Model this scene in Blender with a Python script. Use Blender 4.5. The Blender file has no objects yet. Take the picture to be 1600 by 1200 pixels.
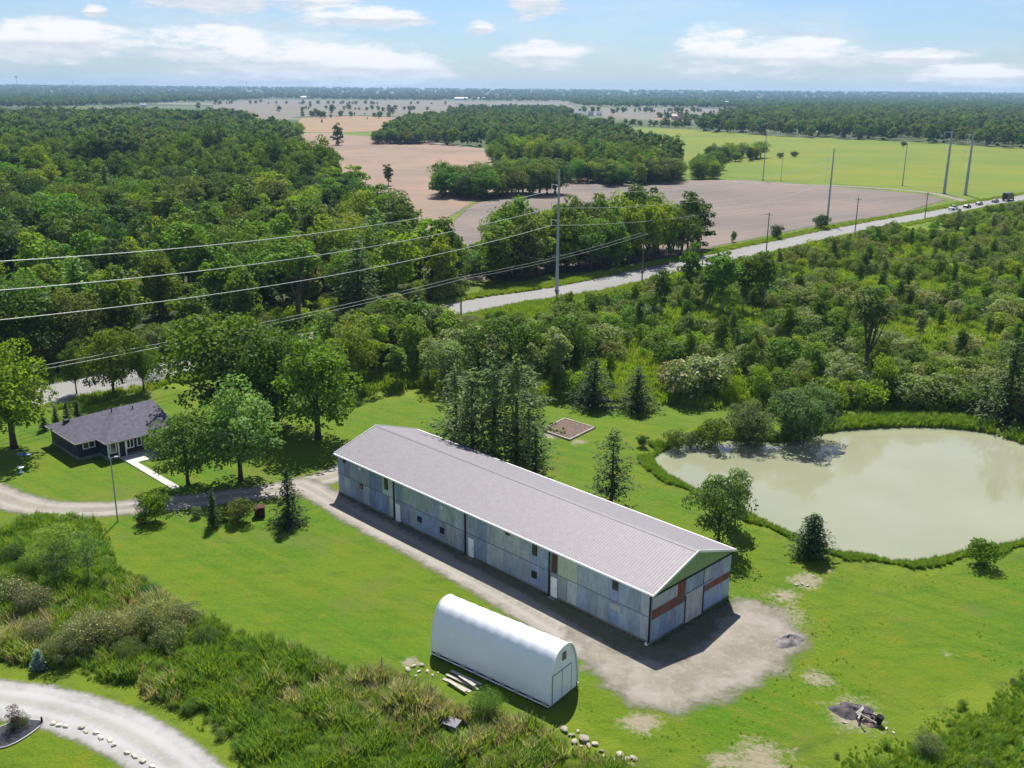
import bpy, bmesh, math, random
import numpy as np
from mathutils import Vector, Matrix, Euler, Quaternion

S = bpy.context.scene
COL = S.collection
R = math.radians
rnd = random.Random(7)
nr = np.random.default_rng(7)

# ------------------------------------------------------------------ camera
CAM_H, CAM_F = 45.4, 1537.3            # metres above the fields; focal length for a 1600 px wide frame
PITCH, ROLL = math.atan((600 - 141) / CAM_F), math.atan(13 / 1600)
fw = np.array([0, math.cos(PITCH), -math.sin(PITCH)])
up = np.array([0, math.sin(PITCH), math.cos(PITCH)])
rt = np.array([1.0, 0, 0])
r2 = rt * math.cos(ROLL) + up * math.sin(ROLL)
u2 = -rt * math.sin(ROLL) + up * math.cos(ROLL)
cd = bpy.data.cameras.new('camera'); cam = bpy.data.objects.new('camera', cd); COL.objects.link(cam)
m3 = Matrix((r2, u2, -fw)).transposed()
cam.matrix_world = Matrix.Translation((0, 0, CAM_H)) @ m3.to_4x4()
cd.sensor_width = 36; cd.lens = CAM_F / 1600 * 36; cd.clip_start = 0.5; cd.clip_end = 60000
S.camera = cam

def G(u, v, z=0.0):
    """ground point (x, y) that the photograph shows at pixel u, v"""
    d = fw + r2 * (u - 800) / CAM_F - u2 * (v - 600) / CAM_F
    return d[:2] * (z - CAM_H) / d[2]
def GP(pts, z=0.0): return np.array([G(u, v, z) for u, v in pts])

# ------------------------------------------------------------------ light
SUN_EL, SUN_AZ = R(54.0), R(1.3)
EXPOSURE = 1.37
S.view_settings.view_transform = 'Standard'; S.view_settings.look = 'None'
S.view_settings.exposure = EXPOSURE; S.view_settings.gamma = 1.0; S.view_settings.use_curve_mapping = False
S.render.engine = 'CYCLES'
S.cycles.use_denoising = True
S.cycles.max_bounces = 8; S.cycles.diffuse_bounces = 5; S.cycles.glossy_bounces = 2
S.cycles.transmission_bounces = 3; S.cycles.transparent_max_bounces = 8; S.cycles.volume_bounces = 0
S.cycles.caustics_reflective = False; S.cycles.caustics_refractive = False

def nd(nt, typ, ins=None, **kw):
    n = nt.nodes.new(typ)
    for k, v in kw.items(): setattr(n, k, v)
    for k, v in (ins or {}).items():
        s = n.inputs[k]
        if isinstance(v, bpy.types.NodeSocket): nt.links.new(v, s)
        elif isinstance(v, tuple) and len(v) == 3 and s.type == 'RGBA': s.default_value = (*v, 1)
        else: s.default_value = v
    return n
def mth(nt, op, a, b=0.0, c=0.0, clamp=False):
    return nd(nt, 'ShaderNodeMath', {0: a, 1: b, 2: c}, operation=op, use_clamp=clamp).outputs[0]
def mix(nt, f, a, b, mode='MIX'):
    return nd(nt, 'ShaderNodeMix', {0: f, 6: a, 7: b}, data_type='RGBA', blend_type=mode).outputs[2]
def smooth(nt, x, lo, hi, a=0.0, b=1.0):
    return nd(nt, 'ShaderNodeMapRange', {'Value': x, 'From Min': lo, 'From Max': hi, 'To Min': a, 'To Max': b}, interpolation_type='SMOOTHSTEP').outputs[0]
def noise(nt, vec, scale, detail=4.0, rough=0.55, out=0):
    return nd(nt, 'ShaderNodeTexNoise', {'Vector': vec, 'Scale': scale, 'Detail': detail, 'Roughness': rough}).outputs[out]
def attr(nt, name): return nd(nt, 'ShaderNodeAttribute', attribute_name=name).outputs['Fac']
def scaled(nt, vec, s): return nd(nt, 'ShaderNodeVectorMath', {0: vec, 1: s}, operation='MULTIPLY').outputs[0]

W = bpy.data.worlds.new('World'); S.world = W; W.use_nodes = True
def build_world():
    nt = W.node_tree; nt.nodes.clear()
    sky = nd(nt, 'ShaderNodeTexSky', sky_type='NISHITA', sun_disc=False, sun_elevation=SUN_EL, sun_rotation=SUN_AZ,
             altitude=100.0, air_density=1.0, dust_density=0.6, ozone_density=1.6)
    tc = nd(nt, 'ShaderNodeTexCoord').outputs['Generated']
    d = nd(nt, 'ShaderNodeVectorMath', {0: tc}, operation='NORMALIZE').outputs[0]
    xyz = nd(nt, 'ShaderNodeSeparateXYZ', {0: d})
    az = mth(nt, 'ARCTAN2', xyz.outputs[0], xyz.outputs[1])
    el = mth(nt, 'ARCSINE', xyz.outputs[2])
    # low cumulus banks: heading (deg), height of their base line, half width, height (deg)
    banks = [(-25.5, 2.1, 7.0, 1.45), (-16.5, 1.9, 6.0, 1.35), (-10.5, 1.3, 7.0, 1.7), (-7.0, 1.0, 4.5, 1.2), (1.4, 1.75, 3.4, 0.95),
             (10.6, 2.0, 2.5, 1.75), (14.5, 1.7, 5.6, 1.25), (24.5, .75, 4.6, .8), (-2.0, 3.2, 1.0, .5), (-21.8, 3.6, .8, .45),
             (1.2, 4.6, 2.2, 1.2), (-14, 4.4, 6.5, .9), (-8, 3.6, 4.5, .8), (21.5, 1.7, 2.6, .6),
             (38, 2.0, 7, 2.2), (55, 3.0, 8, 2.6), (80, 2.5, 10, 2.8), (110, 3.0, 9, 3.0), (145, 2.0, 11, 2.4), (-42, 2.6, 7, 2.2), (-62, 2.2, 9, 2.8), (-95, 3.0, 10, 2.6), (-130, 2.4, 11, 3.0), (178, 2.6, 9, 2.4)]
    v = nd(nt, 'ShaderNodeCombineXYZ', {0: mth(nt, 'MULTIPLY', az, 1.0), 1: mth(nt, 'MULTIPLY', el, 3.6), 2: 0.0}).outputs[0]
    n1 = noise(nt, v, 8.0, 7.0, 0.62)
    n2 = noise(nt, v, 34.0, 5.0, 0.62)
    field = None; shade = None
    for a, e, w, h in banks:
        dx = mth(nt, 'DIVIDE', mth(nt, 'SUBTRACT', az, R(a)), R(w))
        dy = mth(nt, 'SUBTRACT', el, R(e))
        dyu = mth(nt, 'DIVIDE', mth(nt, 'MAXIMUM', dy, 0.0), R(h))
        dyd = mth(nt, 'DIVIDE', mth(nt, 'MINIMUM', dy, 0.0), R(h * .8))
        r_ = mth(nt, 'ADD', mth(nt, 'MULTIPLY', dx, dx), mth(nt, 'ADD', mth(nt, 'MULTIPLY', dyu, dyu), mth(nt, 'MULTIPLY', dyd, dyd)))
        b = mth(nt, 'SUBTRACT', 1.0, r_)
        b = mth(nt, 'MAXIMUM', b, -1.0)
        field = b if field is None else mth(nt, 'MAXIMUM', field, b)
        s_ = mth(nt, 'MULTIPLY', mth(nt, 'MAXIMUM', b, 0.0), dyu)
        shade = s_ if shade is None else mth(nt, 'MAXIMUM', shade, s_)
    f = mth(nt, 'ADD', field, mth(nt, 'MULTIPLY', mth(nt, 'SUBTRACT', n1, 0.48), 3.2))
    f = mth(nt, 'ADD', f, mth(nt, 'MULTIPLY', mth(nt, 'SUBTRACT', n2, 0.5), 2.2))
    dens = smooth(nt, f, -.05, 0.95)
    # high cloud overhead, unseen, thickened to add fill light; projected on a flat layer
    zz = mth(nt, 'MAXIMUM', xyz.outputs[2], 0.06)
    hv = nd(nt, 'ShaderNodeCombineXYZ', {0: mth(nt, 'DIVIDE', xyz.outputs[0], zz), 1: mth(nt, 'DIVIDE', xyz.outputs[1], zz), 2: 3.0}).outputs[0]
    hi = smooth(nt, noise(nt, hv, 0.55, 6.0, 0.6), 0.40, 0.68)
    hi = mth(nt, 'MULTIPLY', hi, smooth(nt, el, R(5), R(16), 0.0, 0.85))
    veil = mth(nt, 'MULTIPLY', smooth(nt, noise(nt, v, 4.0, 6.0, .62), .40, .68), smooth(nt, el, R(12), R(2), 0.0, 0.55))
    total = mth(nt, 'MAXIMUM', mth(nt, 'MAXIMUM', mth(nt, 'MULTIPLY', dens, 0.92), hi), veil)
    ccol = mix(nt, smooth(nt, mth(nt, 'ADD', shade, mth(nt, 'MULTIPLY', n2, .35)), 0.10, 0.36), (CLOUD_D[0], CLOUD_D[1], CLOUD_D[2]), CLOUD_L)
    skyc = mix(nt, 1.0, sky.outputs[0], SKY_TINT, 'MULTIPLY')
    col = mix(nt, total, skyc, ccol)
    bg = nd(nt, 'ShaderNodeBackground', {'Color': col, 'Strength': SKY_STR})
    out = nd(nt, 'ShaderNodeOutputWorld', {'Surface': bg.outputs[0]})
SKY_STR = 0.10
SKY_TINT = (0.262, 0.337, 0.460)
CLOUD_L = (4.05, 3.95, 3.9); CLOUD_D = (2.75, 2.9, 3.1)
build_world()

sl = bpy.data.lights.new('sun', 'SUN'); so = bpy.data.objects.new('sun', sl); COL.objects.link(so)
sl.energy = 3.45; sl.angle = R(0.53); sl.color = (1.0, 0.955, 0.88)
sdir = Vector((math.sin(SUN_AZ) * math.cos(SUN_EL), math.cos(SUN_AZ) * math.cos(SUN_EL), math.sin(SUN_EL)))
so.rotation_euler = (-sdir).to_track_quat('-Z', 'Y').to_euler(); so.location = (0, 0, 200)

# ------------------------------------------------------------------ helpers
def sd_poly(P, pts):
    """signed distance to a polygon, positive inside; pts (N,2)"""
    P = np.asarray(P, float); pts = np.asarray(pts, float)
    d = np.full(len(pts), 1e18); ins = np.zeros(len(pts), bool)
    for i in range(len(P)):
        a, b = P[i], P[(i + 1) % len(P)]
        e = b - a; w = pts - a
        t = np.clip((w @ e) / max(e @ e, 1e-9), 0, 1)
        q = w - t[:, None] * e
        d = np.minimum(d, (q * q).sum(1))
        c = ((a[1] > pts[:, 1]) != (b[1] > pts[:, 1]))
        with np.errstate(divide='ignore', invalid='ignore'):
            xx = (b[0] - a[0]) * (pts[:, 1] - a[1]) / (b[1] - a[1]) + a[0]
        ins ^= c & (pts[:, 0] < xx)
    d = np.sqrt(d)
    return np.where(ins, d, -d)
def d_line(P, pts):
    P = np.asarray(P, float); d = np.full(len(pts), 1e18)
    for i in range(len(P) - 1):
        a, b = P[i], P[i + 1]; e = b - a; w = pts - a
        t = np.clip((w @ e) / max(e @ e, 1e-9), 0, 1)
        q = w - t[:, None] * e; d = np.minimum(d, (q * q).sum(1))
    return np.sqrt(d)
def rounded(P, n=6, closed=True):
    """Catmull-Rom through the points"""
    P = np.asarray(P, float); N = len(P); out = []
    rng = range(N) if closed else range(N - 1)
    for i in rng:
        if closed: p0, p1, p2, p3 = P[(i - 1) % N], P[i], P[(i + 1) % N], P[(i + 2) % N]
        else: p0, p1, p2, p3 = P[max(i - 1, 0)], P[i], P[i + 1], P[min(i + 2, N - 1)]
        for k in range(n):
            t = k / n
            out.append(.5 * ((2 * p1) + (-p0 + p2) * t + (2 * p0 - 5 * p1 + 4 * p2 - p3) * t * t + (-p0 + 3 * p1 - 3 * p2 + p3) * t ** 3))
    if not closed: out.append(P[-1])
    return np.array(out)
def sstep(x, a, b):
    t = np.clip((x - a) / (b - a), 0, 1); return t * t * (3 - 2 * t)

def link(o, parent=None):
    COL.objects.link(o)
    if parent: o.parent = parent
    return o
def mesh_obj(name, verts, faces, mat, parent=None, attrs=None, smooth_=False):
    me = bpy.data.meshes.new(name); me.from_pydata([tuple(map(float, v)) for v in verts], [], [tuple(int(i) for i in f) for f in faces])
    me.materials.append(mat)
    if smooth_: me.polygons.foreach_set('use_smooth', [True] * len(me.polygons))
    for k, a in (attrs or {}).items():
        at = me.attributes.new(k, 'FLOAT', 'POINT'); at.data.foreach_set('value', np.asarray(a, np.float32))
    me.update()
    return link(bpy.data.objects.new(name, me), parent)
def quad_mesh(name, V, F, mat, tint=None, smooth_=False):
    """fast mesh of quads from arrays"""
    me = bpy.data.meshes.new(name); V = np.asarray(V, np.float32); F = np.asarray(F, np.int32)
    me.vertices.add(len(V)); me.vertices.foreach_set('co', V.ravel())
    me.loops.add(F.size); me.loops.foreach_set('vertex_index', F.ravel())
    me.polygons.add(len(F)); me.polygons.foreach_set('loop_start', np.arange(0, F.size, F.shape[1], dtype=np.int32))
    if smooth_: me.polygons.foreach_set('use_smooth', np.ones(len(F), bool))
    if tint is not None:
        at = me.attributes.new('tint', 'FLOAT', 'FACE'); at.data.foreach_set('value', np.asarray(tint, np.float32))
    if mat: me.materials.append(mat)
    me.update(calc_edges=True)
    return me
def tag(o, label=None, cat=None, group=None, kind=None):
    if label: o['label'] = label
    if cat: o['category'] = cat
    if group: o['group'] = group
    if kind: o['kind'] = kind
    return o
def thing(name, loc, label, cat, rz=0.0, group=None):
    o = bpy.data.objects.new(name, None); o.empty_display_size = .3; COL.objects.link(o)
    o.location = loc; o.rotation_euler = (0, 0, rz)
    return tag(o, label, cat, group)

class MB:
    """collects boxes, prisms and tubes for ONE mesh object"""
    def __init__(s): s.v = []; s.f = []
    def add(s, V, F):
        k = len(s.v); s.v += [tuple(x) for x in V]; s.f += [tuple(i + k for i in f) for f in F]; return s
    def box(s, x0, x1, y0, y1, z0, z1, rot=0.0, c=None):
        V = [(x, y, z) for z in (z0, z1) for x, y in ((x0, y0), (x1, y0), (x1, y1), (x0, y1))]
        if rot:
            cx, cy = c or ((x0 + x1) / 2, (y0 + y1) / 2); cs, sn = math.cos(rot), math.sin(rot)
            V = [(cx + (x - cx) * cs - (y - cy) * sn, cy + (x - cx) * sn + (y - cy) * cs, z) for x, y, z in V]
        return s.add(V, [(3, 2, 1, 0), (4, 5, 6, 7), (0, 1, 5, 4), (1, 2, 6, 5), (2, 3, 7, 6), (3, 0, 4, 7)])
    def tube(s, pts, rad, n=8, cap=True):
        pts = [Vector(p) for p in pts]; rad = rad if isinstance(rad, (list, tuple)) else [rad] * len(pts)
        V = []; F = []
        for i, p in enumerate(pts):
            t = (pts[min(i + 1, len(pts) - 1)] - pts[max(i - 1, 0)]).normalized()
            a = t.cross(Vector((0.31, 0.22, 0.93)) if abs(t.z) < .9 else Vector((1, 0.1, 0))).normalized(); b = t.cross(a)
            for k in range(n):
                an = 2 * math.pi * k / n; V.append(p + (a * math.cos(an) + b * math.sin(an)) * rad[i])
        for i in range(len(pts) - 1):
            for k in range(n):
                F.append((i * n + k, i * n + (k + 1) % n, (i + 1) * n + (k + 1) % n, (i + 1) * n + k))
        if cap:
            F.append(tuple(range(n - 1, -1, -1))); F.append(tuple((len(pts) - 1) * n + k for k in range(n)))
        return s.add(V, F)
    def prism(s, poly, z0, z1):
        n = len(poly); V = [(x, y, z0) for x, y in poly] + [(x, y, z1) for x, y in poly]
        return s.add(V, [tuple(range(n - 1, -1, -1)), tuple(range(n, 2 * n))] + [(i, (i + 1) % n, n + (i + 1) % n, n + i) for i in range(n)])
    def slab(s, quad, th):
        """a thin slab under the polygon given by 3-D points (top side up)"""
        q = [Vector(p) for p in quad]; nrm = (q[1] - q[0]).cross(q[2] - q[0]).normalized()
        n = len(q); V = [tuple(p) for p in q] + [tuple(p - nrm * th) for p in q]
        return s.add(V, [tuple(range(n)), tuple(range(2 * n - 1, n - 1, -1))] + [(i, n + i, n + (i + 1) % n, (i + 1) % n) for i in range(n)])
    def build(s, name, mat, parent=None, smooth_=False):
        return mesh_obj(name, s.v, s.f, mat, parent, smooth_=smooth_)

# ------------------------------------------------------------------ materials
def new_mat(name):
    m = bpy.data.materials.new(name); m.use_nodes = True; nt = m.node_tree; nt.nodes.clear()
    return m, nt, nd(nt, 'ShaderNodeOutputMaterial')
def finish(nt, out, shader): nt.links.new(shader, out.inputs['Surface'])
def principled(nt, col, rough=.7, spec=.3, metal=0.0, normal=None, **kw):
    ins = {'Base Color': col, 'Roughness': rough, 'Specular IOR Level': spec, 'Metallic': metal}
    if normal is not None: ins['Normal'] = normal
    ins.update(kw)
    return nd(nt, 'ShaderNodeBsdfPrincipled', ins).outputs[0]
def simple(name, col, rough=.7, spec=.3, metal=0.0, var=.18, scale=3.0, bump=0.0, use_color=False):
    """a plain material with uneven tone; object coordinates; optional per-object colour"""
    m, nt, out = new_mat(name)
    oc = nd(nt, 'ShaderNodeTexCoord').outputs['Object']
    c = nd(nt, 'ShaderNodeObjectInfo').outputs['Color'] if use_color else nd(nt, 'ShaderNodeRGB').outputs[0]
    if not use_color: c.default_value = (*col, 1)
    n = noise(nt, oc, scale, 5.0, .6)
    k = smooth(nt, n, .25, .75, 1 - var, 1 + var)
    cc = mix(nt, 1.0, c, nd(nt, 'ShaderNodeCombineColor', {0: k, 1: k, 2: k}).outputs[0], 'MULTIPLY')
    nm = None
    if bump: nm = nd(nt, 'ShaderNodeBump', {'Strength': bump, 'Distance': .05, 'Height': noise(nt, oc, scale * 6, 4.0)}).outputs[0]
    finish(nt, out, principled(nt, cc, rough, spec, metal, nm))
    return m
def leaf_mat(name, trans=.42, rough=.62, spec=.10, fixed=None, gain=1.5, upn=0.0):
    m, nt, out = new_mat(name)
    oi = nd(nt, 'ShaderNodeObjectInfo'); t = attr(nt, 'tint'); base = oi.outputs['Color']
    if fixed: base = nd(nt, 'ShaderNodeRGB').outputs[0]; base.default_value = (*fixed, 1)
    hs = nd(nt, 'ShaderNodeHueSaturation', {'Color': base,
        'Hue': mth(nt, 'ADD', .488, mth(nt, 'MULTIPLY', oi.outputs['Random'], .024)),
        'Saturation': mth(nt, 'ADD', .9, mth(nt, 'MULTIPLY', t, .18)),
        'Value': mth(nt, 'ADD', mth(nt, 'MULTIPLY', t, 1.25), gain)})
    nm = None
    if upn:   # a blade's light is that of the tilted tuft around it
        ge = nd(nt, 'ShaderNodeNewGeometry')
        nm = nd(nt, 'ShaderNodeVectorMath', {0: nd(nt, 'ShaderNodeVectorMath', {0: ge.outputs['Normal'], 1: (0, 0, upn)}, operation='ADD').outputs[0]}, operation='NORMALIZE').outputs[0]
    p = principled(nt, hs.outputs[0], rough, spec, 0, nm)
    tc = mix(nt, 1.0, hs.outputs[0], (1.15, 1.1, .45), 'MULTIPLY')
    tr = nd(nt, 'ShaderNodeBsdfTranslucent', {'Color': tc}).outputs[0]
    finish(nt, out, nd(nt, 'ShaderNodeMixShader', {0: trans, 1: p, 2: tr}).outputs[0])
    return m
LEAF = leaf_mat('leaf'); NEEDLE = leaf_mat('needle', .2, .65, .1); GRASS = leaf_mat('grass_blade', .35, .65, .08, upn=.55)
BARK = simple('bark', (.085, .07, .055), .9, .1, var=.35, scale=2.5, bump=.4)
PALEBARK = simple('pale_bark', (.26, .25, .22), .9, .1, var=.3, scale=3)
GREEN = (.054, .092, .009); MID = (.041, .074, .010); DARK = (.025, .048, .011); BRIGHT = (.086, .132, .008); OLIVE = (.062, .078, .018)
GREY = (.070, .098, .042); PINE = (.054, .080, .024); SPRUCE = (.014, .030, .012); CEDAR = (.018, .040, .011); LIME = (.115, .17, .012)

# ================================================================== SETTING
POND_Z = -0.45
POND = rounded(GP([(1020, 716), (1048, 700), (1100, 688), (1160, 688), (1225, 690), (1290, 675), (1370, 668), (1450, 667), (1530, 674), (1590, 690),
                   (1680, 725), (1720, 770), (1690, 815), (1600, 848), (1520, 862), (1465, 876), (1405, 880), (1345, 869), (1290, 862), (1235, 836), (1170, 806),
                   (1095, 772), (1040, 742)], POND_Z), 5)
def hfun(P):
    P = np.asarray(P, float).reshape(-1, 2); x, y = P[:, 0], P[:, 1]
    z = np.zeros(len(P))
    near = (x > -5) & (x < 110) & (y > 70) & (y < 160)
    if near.any():
        sd = sd_poly(POND, P[near]); z[near] -= 0.9 * sstep(sd, -2.2, 2.2)
    # weedy bank at the front: gentle humps and a shallow ditch
    k = np.exp(-((d_line(DITCH, P) / 4.0) ** 2)) * ((y < 120) & (y > 40))
    z += k * (.28 + .22 * np.sin(x * .7 + y * .3) + .18 * np.sin(x * .31 - y * .53 + 1))
    z += 46 * sstep(np.hypot(x, y), 4200, 12500)
    z += 0.06 * np.sin(x * .11 + 1.3) * np.sin(y * .09) * (np.hypot(x, y - 100) < 220)
    return z
DITCH = GP([(-120, 880), (40, 940), (180, 980), (330, 1030), (480, 1075), (600, 1110), (760, 1140)])
def h(x, y): return float(hfun([(x, y)])[0])
def g3(u, v, dz=0.0):
    p = G(u, v); return Vector((p[0], p[1], h(*p) + dz))

# road, shoulder and their axis
ROAD = np.vstack([GP([(100, 610)]) - (70.7 * 3, 70.7 * 3), GP([(100, 611), (270, 577), (740, 478), (902, 452), (1150, 398), (1330, 359), (1480, 331), (1600, 309)]),
                  GP([(1600, 309)]) + (260, 235), GP([(1600, 309)]) + (900, 830)])
ROADC = rounded(ROAD, 5, closed=False)

# land cover polygons
LAWNS = [GP([(165, 812), (240, 806), (300, 800), (400, 790), (480, 780), (512, 792), (700, 900), (850, 985), (930, 1035), (925, 1100), (880, 1120), (760, 1090), (660, 1045), (625, 1042), (540, 1034), (470, 1014), (330, 962), (250, 918), (190, 882), (160, 845)]),
         GP([(-160, 700), (0, 655), (70, 640), (180, 615), (300, 612), (420, 640), (560, 632), (680, 622), (720, 690), (620, 740), (525, 770), (420, 782), (300, 786), (220, 800), (60, 800), (-160, 760)]),
         GP([(590, 690), (690, 626), (880, 630), (1000, 638), (1100, 642), (1065, 690), (1012, 716), (1036, 757), (1200, 835), (1320, 888), (1420, 902), (1600, 876), (1780, 880), (1800, 1000), (1570, 1050), (1400, 1130), (1150, 1175), (990, 1185), (905, 1125), (880, 1000), (700, 880)]),
         GP([(60, 1150), (140, 1145), (200, 1175), (250, 1210), (260, 1300), (-100, 1300), (-80, 1200)])]
WOOD_L = np.vstack([ROAD[0] + (-8, 9) , GP([(60, 612), (250, 572), (520, 508), (700, 474), (735, 462), (655, 425), (580, 350), (497, 276), (455, 234), (448, 219), (395, 200), (330, 180), (0, 175)]), [(-1500, 2600), (-900, 400)]])
WOOD_M = GP([(765, 262), (775, 232), (690, 226), (592, 224), (640, 190), (780, 180), (900, 192), (1000, 222), (1065, 250), (1052, 286), (960, 284), (880, 276), (840, 268)])
WOOD_R = GP([(1090, 205), (1250, 215), (1430, 222), (1620, 234), (1900, 250), (1900, 168), (1480, 163), (1260, 168), (1150, 180)])
TREES_B = GP([(772, 446), (815, 440), (870, 430), (960, 424), (1050, 405), (1080, 394), (1030, 386), (960, 388), (900, 394), (850, 400), (790, 412)])
PINEST = GP([(560, 618), (640, 606), (760, 615), (880, 622), (905, 560), (870, 478), (742, 486), (640, 512), (560, 540), (500, 590)])
SCRUB = GP([(880, 622), (1000, 630), (1110, 636), (1290, 640), (1460, 640), (1640, 650), (1900, 690), (1900, 330), (1600, 322), (1480, 345), (1330, 375), (1150, 415), (905, 470), (870, 485)])
BARE = [(1255, 905, 2.2), (1222, 930, 2.0), (1215, 965, 3.4), (1280, 1060, 1.8), (1338, 1118, 3.0), (1190, 1195, 3.4), (1180, 960, 3.5), (1130, 1188, 1.6), (1000, 1130, 2.0), (5, 1010, 2.5), (30, 940, 1.2), (545, 1080, 1.0), (520, 775, 1.5), (860, 680, 1.6), (905, 690, 1.6), (1480, 1020, .8), (640, 1035, 1.2), (1300, 890, .8)]

def build_ground():
    xs = np.concatenate([-np.geomspace(12000, 96, 46), np.arange(-95, 95.1, .85), np.geomspace(96, 12000, 46)])
    ys = np.concatenate([np.linspace(-900, 38, 14), np.arange(40, 175, .85), np.geomspace(176, 13000, 110)])
    X, Y = np.meshgrid(xs, ys); P = np.stack([X.ravel(), Y.ravel()], 1); n, mm = len(ys), len(xs)
    z = hfun(P)
    i = np.arange(n - 1)[:, None] * mm + np.arange(mm - 1)[None]
    F = np.stack([i, i + 1, i + mm + 1, i + mm], -1).reshape(-1, 4)
    me = quad_mesh('ground', np.c_[P, z], F, None, smooth_=True)
    lawn = np.max([sd_poly(p, P) for p in LAWNS], 0)
    lawn = np.maximum(lawn, 7.5 - d_line(ROADC, P))
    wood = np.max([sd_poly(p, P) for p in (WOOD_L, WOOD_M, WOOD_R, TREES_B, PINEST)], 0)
    bare = np.full(len(P), -9.0)
    for u, v, r in BARE:
        q = G(u, v); bare = np.maximum(bare, 1 - np.hypot(P[:, 0] - q[0], (P[:, 1] - q[1])) / r)
    far = sstep(P[:, 1], 900, 1600)
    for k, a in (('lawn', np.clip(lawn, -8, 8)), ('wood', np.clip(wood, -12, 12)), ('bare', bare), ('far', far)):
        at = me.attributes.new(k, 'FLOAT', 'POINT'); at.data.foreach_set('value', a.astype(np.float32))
    m, nt, out = new_mat('grassland')
    pos = nd(nt, 'ShaderNodeNewGeometry').outputs['Position']
    n1 = noise(nt, pos, .045, 5, .6); n2 = noise(nt, pos, .35, 5, .65); n3 = noise(nt, pos, 2.2, 5, .7); n4 = noise(nt, pos, 8.0, 3, .7)
    streak = noise(nt, scaled(nt, pos, (.30, .9, 1)), .8, 4, .6)
    lawnc = mix(nt, smooth(nt, n1, .40, .58), (.064, .150, .003), (.096, .160, .004))
    lawnc = mix(nt, smooth(nt, n2, .5, .70, 0, .8), lawnc, (.150, .160, .008))
    lawnc = mix(nt, smooth(nt, streak, .45, .70, 0, .7), lawnc, (.048, .118, .004))
    lawnc = mix(nt, smooth(nt, n3, .4, .7, 0, .45), lawnc, (.150, .185, .011))
    lawnc = mix(nt, smooth(nt, noise(nt, pos, .12, 5, .65), .52, .68, 0, .6), lawnc, (.125, .135, .030))
    q = nd(nt, 'ShaderNodeVectorRotate', {'Vector': pos, 'Angle': R(38)}, rotation_type='Z_AXIS').outputs[0]
    mow = noise(nt, scaled(nt, q, (.035, 1, 1)), .75, 3, .6)
    lawnc = mix(nt, smooth(nt, mow, .52, .66, 0, .5), lawnc, (.135, .165, .012))
    lawnc = mix(nt, smooth(nt, mow, .46, .34, 0, .35), lawnc, (.048, .115, .005))
    lawnc = mix(nt, smooth(nt, n4, .48, .7, 0, .55), lawnc, (.034, .080, .005))
    mead = mix(nt, smooth(nt, n1, .35, .65), (.075, .130, .007), (.130, .180, .009))
    mead = mix(nt, smooth(nt, n2, .45, .7, 0, .8), mead, (.055, .100, .010))
    mead = mix(nt, smooth(nt, n3, .5, .75, 0, .6), mead, (.16, .18, .03))
    lm = smooth(nt, mth(nt, 'ADD', attr(nt, 'lawn'), mth(nt, 'MULTIPLY', mth(nt, 'SUBTRACT', n2, .5), 3.0)), -.5, .7)
    c = mix(nt, lm, mead, lawnc)
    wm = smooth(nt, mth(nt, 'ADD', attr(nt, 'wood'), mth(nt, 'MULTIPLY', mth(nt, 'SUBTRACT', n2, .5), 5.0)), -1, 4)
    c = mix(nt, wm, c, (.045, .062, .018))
    bm = smooth(nt, mth(nt, 'ADD', attr(nt, 'bare'), mth(nt, 'MULTIPLY', mth(nt, 'SUBTRACT', mth(nt, 'ADD', n3, n2), 1.0), 1.7)), .1, .75)
    c = mix(nt, mth(nt, 'MULTIPLY', bm, .9), c, mix(nt, n4, (.20, .165, .105), (.36, .31, .24)))
    fpos = noise(nt, scaled(nt, pos, (.5, 1, 1)), .0016, 3, .5)
    farc = mix(nt, smooth(nt, fpos, .45, .55), (.035, .055, .02), (.075, .10, .04))
    farc = mix(nt, smooth(nt, noise(nt, scaled(nt, pos, (.35, 1, 1)), .0023, 2, .5), .58, .62), farc, (.20, .165, .12))
    c = mix(nt, attr(nt, 'far'), c, farc)
    bump = nd(nt, 'ShaderNodeBump', {'Strength': .9, 'Distance': .22, 'Height': mth(nt, 'ADD', n3, mth(nt, 'MULTIPLY', n4, .6))}).outputs[0]
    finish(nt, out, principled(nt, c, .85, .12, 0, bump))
    me.materials.append(m)
    tag(link(bpy.data.objects.new('ground', me)), kind='structure')
build_ground()

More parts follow.
